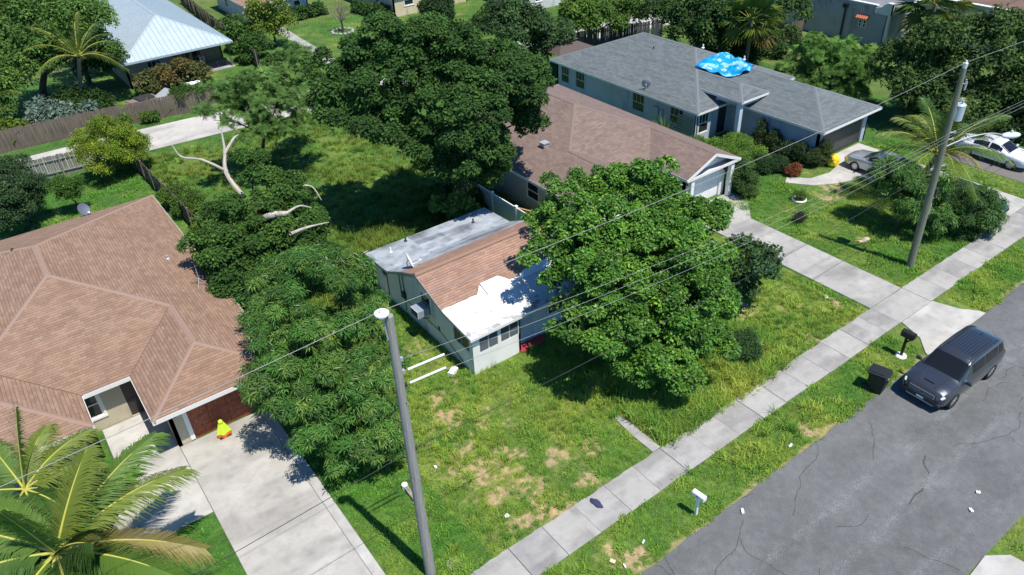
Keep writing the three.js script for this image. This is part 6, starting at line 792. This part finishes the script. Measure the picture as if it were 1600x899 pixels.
function wire(label, a, b, sag, r = 0.009, mat = M.wireL, group) { const pts = []; for (let i = 0; i <= 20; i++) { const t = i / 20, p = a.clone().lerp(b, t); p.y -= sag * 4 * t * (1 - t); pts.push(p); } const g = new THREE.TubeGeometry(new THREE.CatmullRomCurve3(pts), 80, r, 5); return tag(mesh('power_line', g, mat), label, 'wire', group); }
M.wireL = std(lin(0.28, 0.29, 0.3), 0.5); M.wireD = std(lin(0.03, 0.03, 0.03), 0.7);
const LX = 6.51, LZ = -14.93, RX = 36.75, RZ = -15.05, LEFT = -28, RIGHT = 68;
wire('topmost pale power line between the two utility poles', V(LX - 0.18, 11.5, LZ + 0.05), V(RX - 0.1, 11.05, RZ - 0.1), 0.35); wire('topmost power line running left from the grey pole', V(LX - 0.18, 11.5, LZ + 0.05), V(LEFT, 11.5, LZ), 0.35); wire('topmost power line running right from the greenish pole', V(RX - 0.1, 11.05, RZ - 0.1), V(RIGHT, 10.9, RZ), 0.35);
[[9.7, 7.65, 0.5, 'upper'], [9.25, 7.5, 0.55, 'middle'], [8.75, 7.3, 0.6, 'lower']].forEach(([a, b, s, w]) => { wire(w + ' pale secondary wire between the two utility poles', V(LX + 0.18, a, LZ + 0.06), V(RX + 0.2, b, RZ + 0.15), s, 0.0065); wire(w + ' secondary wire running right from the greenish pole', V(RX + 0.2, b, RZ + 0.15), V(RIGHT, b, RZ), s, 0.0065); });
wire('low dark cable between the two utility poles', V(LX + 0.18, 6.2, LZ + 0.06), V(RX + 0.2, 5.9, RZ + 0.1), 0.4, 0.011, M.wireD); wire('low dark cable running left from the grey pole', V(LX + 0.18, 6.2, LZ + 0.06), V(LEFT, 6.1, LZ), 0.4, 0.011, M.wireD); wire('low dark cable running right from the greenish pole', V(RX + 0.2, 5.9, RZ + 0.1), V(RIGHT, 5.9, RZ), 0.4, 0.01, M.wireD);
for (const [y, w] of [[9.25, 'upper'], [8.75, 'lower']]) tag(mesh('line_guard', rod(V(LX + 0.3, y - 0.01, LZ + 0.06), V(LX + 1.5, y - 0.1, LZ + 0.055), 0.035), M.white), w + ' white sleeve on the wires right of the grey pole', 'sleeve');

// ---------- street furniture and small things ----------
{ const m = thing('mailbox', 'black mailbox on a black post in a white base near the dark vehicle', 'mailbox', [29.57, 0, -11.17]); mesh('post', J(rbx(0.11, 1.12, 0.11, 0.015, 0, 0.56, 0), bar(V(0, 0.75, 0), V(0, 1.05, 0.2), 0.06)), M.black, m); const sh = new THREE.Shape(); sh.moveTo(-0.15, 0); sh.lineTo(0.15, 0); sh.lineTo(0.15, 0.17); sh.absarc(0, 0.17, 0.15, 0, Math.PI, false); sh.lineTo(-0.15, 0); const g = new THREE.ExtrudeGeometry(sh, { depth: 0.56, bevelEnabled: true, bevelSize: 0.008, bevelThickness: 0.008, bevelSegments: 1 }); g.translate(0, 1.13, -0.24); mesh('box', g, M.black, m); mesh('door', rbx(0.24, 0.24, 0.015, 0.006, 0, 1.28, 0.338), M.black, m); mesh('base', cyl(0.27, 0.24, 0.05, 0, 0, 0, 10), M.white, m); }
{ const m = thing('mailbox', 'white mailbox on a white post in the grass verge', 'mailbox', [15.55, 0, -10.95]); mesh('post', rbx(0.1, 1.02, 0.1, 0.01, 0, 0.5, 0), M.white, m); const sh = new THREE.Shape(); sh.moveTo(-0.1, 0); sh.lineTo(0.1, 0); sh.lineTo(0.1, 0.12); sh.absarc(0, 0.12, 0.1, 0, Math.PI, false); sh.lineTo(-0.1, 0); const g = new THREE.ExtrudeGeometry(sh, { depth: 0.5, bevelEnabled: true, bevelSize: 0.008, bevelThickness: 0.008, bevelSegments: 1 }); g.translate(0, 1.03, -0.2); const b = mesh('box', g, M.white, m); mesh('number_plate', J(bxx(-0.118, -0.11, 1.1, 1.17, -0.02, 0.02), bxx(-0.118, -0.11, 1.1, 1.17, 0.04, 0.08)), M.black, m); m.rotation.y = 0.1; m.rotation.z = 0.03; }
{ const b = thing('trash_bin', 'black wheeled trash bin with a hinged lid on the verge', 'bin', [26.65, 0.0, -10.62], 0.15); const g = new THREE.BoxGeometry(0.66, 0.92, 0.74); const p = g.attributes.position; for (let i = 0; i < p.count; i++) { const k = p.getY(i) < 0 ? 0.8 : 1; p.setX(i, p.getX(i) * k); p.setZ(i, p.getZ(i) * k); } g.translate(0, 0.5, 0); g.computeVertexNormals(); const pl = std(lin(0.014, 0.017, 0.019), 0.55); mesh('body', planarUV(g), pl, b); mesh('rim', rbx(0.72, 0.06, 0.8, 0.02, 0, 0.95, 0), pl, b); const l = mesh('lid', J(rbx(0.74, 0.05, 0.84, 0.02, 0, 1.02, 0), rbx(0.5, 0.05, 0.6, 0.025, 0, 1.06, 0)), pl, b); l.rotation.x = -0.06; mesh('handle', rod(V(-0.3, 0.98, -0.45), V(0.3, 0.98, -0.45), 0.02), pl, b); for (const s of [-1, 1]) { const w = new THREE.CylinderGeometry(0.13, 0.13, 0.07, 14); w.rotateZ(Math.PI / 2); w.translate(s * 0.3, 0.13, -0.3); mesh('wheel', w, M.rubber, b); } mesh('label', bx(0.16, 0.05, 0.004, 0.1, 0.72, 0.353), M.white, b); }
{ // neon sign by the garage
  const t = thing('safety_marker', 'neon yellow and orange draped safety marker by the brown garage door', 'marker', [3.12, 0.05, -26.05]); const mk = (y0, y1, w0, w1) => { const pos = [], idx = [], n = 20; for (let j = 0; j <= 4; j++) for (let i = 0; i <= n; i++) { const a = i / n * 6.283, t = j / 4, w = lerp(w0, w1, t) * (1 + 0.22 * Math.sin(a * 4 + 1)); pos.push(Math.cos(a) * w, lerp(y0, y1, t), Math.sin(a) * w * 0.55); } for (let j = 0; j < 4; j++) for (let i = 0; i < n; i++) { const a = j * (n + 1) + i, b = a + n + 1; idx.push(a, b, a + 1, b, b + 1, a + 1); } const g = new THREE.BufferGeometry(); g.setAttribute('position', new THREE.Float32BufferAttribute(pos, 3)); g.setIndex(idx); g.computeVertexNormals(); return g; };
  const neon = std(lin(0.6, 0.8, 0.04), 0.7, { side: THREE.DoubleSide }), org = std(lin(0.8, 0.16, 0.02), 0.7, { side: THREE.DoubleSide }); mesh('skirt', mk(0.02, 0.22, 0.25, 0.26), org, t); mesh('drape', mk(0.2, 0.78, 0.265, 0.09), neon, t); const h = new THREE.SphereGeometry(0.1, 12, 8); h.translate(0, 0.82, 0); mesh('top', h, neon, t); mesh('base', rbx(0.5, 0.04, 0.3, 0.015, 0, 0.02, 0), M.black, t);
}
tag(mesh('yellow_bag', (() => { const g = new THREE.IcosahedronGeometry(0.38, 3), p = g.attributes.position; for (let i = 0; i < p.count; i++) { const k = 0.75 + 0.5 * n3(p.getX(i) * 3, p.getY(i) * 3, p.getZ(i) * 3, 4); p.setXYZ(i, p.getX(i) * k, Math.max(p.getY(i) * k * 1.2, -0.3), p.getZ(i) * k); } g.translate(44.3, 0.33, -24.75); g.computeVertexNormals(); return g; })(), std(lin(0.8, 0.6, 0.01), 0.5)), 'bright yellow lumpy bag beside the blue garage shrubs', 'bag');
{ const t = thing('fallen_post', 'weathered lying post with a white capped end beside the grey pole', 'post', [7.7, 0, -18.2]); mesh('timber', bar(V(0, 0.09, 0.6), V(0.02, 0.12, -0.5), 0.16), M.barkPale, t); mesh('cap', cyl(0.13, 0.12, 0.22, 0.02, 0.02, -0.58, 10), M.white, t); }
tag(mesh('stepping_stone', (() => { const g = new THREE.CylinderGeometry(0.26, 0.28, 0.06, 9); g.translate(7.35, 0.02, -14.75); return planarUV(g); })(), M.barkPale), 'round pinkish stone in the grass beside the grey pole base', 'stone');
{ const t = thing('planter_ring', 'white ring planter with a small plant on the right lawn', 'planter', [38.6, 0, -23.2]); const g = new THREE.TorusGeometry(0.4, 0.06, 8, 24); g.rotateX(Math.PI / 2); g.translate(0, 0.06, 0); mesh('ring', g, M.white, t); mesh('soil', cyl(0.38, 0.38, 0.05, 0, 0, 0, 20), M.soil, t); crownOf(t, [[0, 0.35, 0, 0.3]], { leaf: 'shrub', dens: 60, seed: 91, name: 'foliage' }); }
{ const t = thing('dark_pot', 'dark pot with a small plant on the right lawn near the driveway', 'pot', [36.3, 0, -21.6]); mesh('pot', cyl(0.2, 0.28, 0.3, 0, 0, 0, 14), M.dark, t); crownOf(t, [[0, 0.4, 0, 0.28]], { leaf: 'shrub', dens: 60, seed: 92, base: [0.02, 0.03, 0.02], young: [0.05, 0.07, 0.03], name: 'foliage' }); }
for (let i = 0; i < 7; i++) tag(mesh('garden_stone', (() => { const g = new THREE.DodecahedronGeometry(0.1 + 0.05 * (i % 3), 0); g.scale(1.3, 0.6, 1); g.rotateY(i * 1.3); g.translate(37.0 + (i % 4) * 0.22, 0.05, -18.0 - 0.16 * (i / 4 | 0) + 0.05 * i); return g; })(), i % 2 ? M.barkPale : std(lin(0.55, 0.4, 0.28), 0.9)), 'pale orange stone in the small heap left of the greenish pole', 'stone', 'stones by the greenish pole');
{ // hardtop gazebo
  const t = thing('gazebo', 'dark brown two tiered gazebo roof behind the blue house', 'gazebo', [43.2, 0, -51.6]); const rm = std(lin(0.09, 0.07, 0.062), 0.6), q = (a, y0, b, y1) => [[V(-a, y0, a), V(a, y0, a), V(b, y1, b), V(-b, y1, b)], [V(a, y0, a), V(a, y0, -a), V(b, y1, -b), V(b, y1, b)], [V(a, y0, -a), V(-a, y0, -a), V(-b, y1, -b), V(b, y1, -b)], [V(-a, y0, -a), V(-a, y0, a), V(-b, y1, b), V(-b, y1, -b)]].map(face);
  mesh('lower_roof', J(q(2.0, 2.3, 0.75, 2.85)), rm, t); mesh('upper_roof', J(q(1.0, 2.98, 0.05, 3.3)), rm, t); for (const a of [-1.8, 1.8]) for (const b of [-1.8, 1.8]) mesh('post', rbx(0.12, 2.3, 0.12, 0.01, a, 1.15, b), M.dark, t);
}
// clutter behind the picket fence
{ const t = thing('trailer', 'low grey flat trailer with dark cover in the clutter by the fence', 'trailer', [11.3, 0, -69.8], 0.2); mesh('bed', rbx(2.4, 0.1, 1.5, 0.03, 0, 0.5, 0), std(lin(0.2, 0.16, 0.14), 0.8), t); mesh('cover', rbx(1.4, 0.12, 1.2, 0.05, 0.2, 0.64, -0.1), M.dark, t); for (const s of [-1, 1]) { const w = new THREE.CylinderGeometry(0.26, 0.26, 0.14, 14); w.rotateX(Math.PI / 2); w.translate(-0.2, 0.26, s * 0.8); mesh('wheel', w, M.rubber, t); } }
{ const t = thing('sheet_metal', 'pale blue grey tilted sheet leaning among the yard clutter', 'sheet', [12.9, 0, -69.4], 0.3); mesh('sheet', (() => { const g = new THREE.BoxGeometry(1.5, 0.03, 1.2); g.rotateZ(0.35); g.translate(0, 0.7, 0); return g; })(), M.galv, t); mesh('prop', J(bx(0.08, 0.9, 0.08, 0.55, 0.45, 0), bx(0.08, 0.45, 0.08, -0.5, 0.22, 0)), M.fence[0], t); }
{ const t = thing('covered_grill', 'dark cart with white bags on top behind the picket fence', 'cart', [15.6, 0, -69.6]); mesh('cart', rbx(1.6, 0.8, 0.8, 0.05, 0, 0.45, 0), M.dark, t); for (let i = 0; i < 3; i++) mesh('bag', (() => { const g = new THREE.SphereGeometry(0.34, 14, 10); g.scale(1.1, 0.5, 0.9); g.translate(-0.5 + i * 0.45, 0.95, 0.05 * i); return g; })(), M.white, t); }
tag(mesh('paving_slab', bxx(10.2, 11.6, 0, 0.05, -71.8, -70.4), M.walk[1]), 'grey paving slab beside the olive house wall', 'slab');
// litter
const lit = [[16.95, -9.95, 0.22, 0.1, 'white milk carton lying at the edge of the street', 0.9], [11.75, -11.35, 0.2, 0.14, 'crumpled beige paper on the verge left of the white mailbox', 2], [13.15, -11.25, 0.16, 0.06, 'pale green scrap on the verge left of the white mailbox', 0.4], [11.95, -10.95, 0.16, 0.06, 'white paper strip on the verge near the bare patch', 1.2], [21.0, -10.85, 0.2, 0.08, 'white paper scrap at the street edge of the verge', 0.2], [10.0, -15.2, 0.18, 0.16, 'round white scrap on bare sand by the sidewalk', 0], [23.4, -4.85, 0.16, 0.1, 'white scrap on the asphalt nearer the middle of the street', 1], [24.4, -5.1, 0.14, 0.12, 'second white scrap further along the asphalt', 2], [9.2, -18.9, 0.14, 0.1, 'white scrap in the grass right of the grey pole', 1.4], [12.9, -23.3, 0.5, 0.3, 'white crumpled rubbish at the foot of the small house wall', 0.5], [30.9, -16.0, 0.3, 0.14, 'pale dry debris at the edge of the middle driveway', 0.8], [17.3, -15.0, 0.14, 0.12, 'white scrap on the broken concrete strip', 1]];
lit.forEach(([x, z, a, b, l, t], i) => { const y = z > -10.4 ? 0.03 : (i === 11 ? 0.07 : 0.03); const g = new THREE.BoxGeometry(a, i === 9 ? 0.2 : 0.05, b, 4, 1, 4), p = g.attributes.position; for (let k = 0; k < p.count; k++) p.setY(k, p.getY(k) + 0.05 * h2(Math.round(p.getX(k) * 40), Math.round(p.getZ(k) * 40), i)); g.rotateY(t); g.translate(x, y + 0.02, z); g.computeVertexNormals(); tag(mesh('litter', g, i === 1 ? std(lin(0.6, 0.52, 0.34), 0.9) : i === 2 ? std(lin(0.5, 0.7, 0.6), 0.8) : M.white), l, 'litter'); });
tag(mesh('cloth', (() => { const g = new THREE.IcosahedronGeometry(0.11, 3), p = g.attributes.position; for (let i = 0; i < p.count; i++) { const x = p.getX(i), y = p.getY(i), z = p.getZ(i), k = 0.6 + 0.9 * n3(x * 9, y * 9, z * 9, 6); p.setXYZ(i, x * k * 1.0, Math.max(y * k * 0.35, -0.02), z * k * 2.4); } g.rotateY(0.15); g.translate(13.0, 0.09, -13.55); g.computeVertexNormals(); return g; })(), std(lin(0.03, 0.035, 0.09), 0.8)), 'dark blue crumpled cloth dropped on the sidewalk', 'cloth');
{ const t = thing('lawn_sprinkler', 'thin dry stalk clump in the shade before the small house', 'plant', [17.2, 0, -18.3]); for (let i = 0; i < 8; i++) mesh('stalk', rod(V(0, 0, 0), V(Math.cos(i * 2.4) * 0.4, 0.5 + 0.1 * (i % 3), Math.sin(i * 2.4) * 0.4), 0.012, 0.006, 4), M.barkPale, t); t.name = 'dry_stalks'; }
scene.traverse(o => { if (o.isMesh && o.name !== 'sky') { o.castShadow = true; o.receiveShadow = true; } });
console.log('leaf tufts', COUNT);
renderer.render(scene, camera);
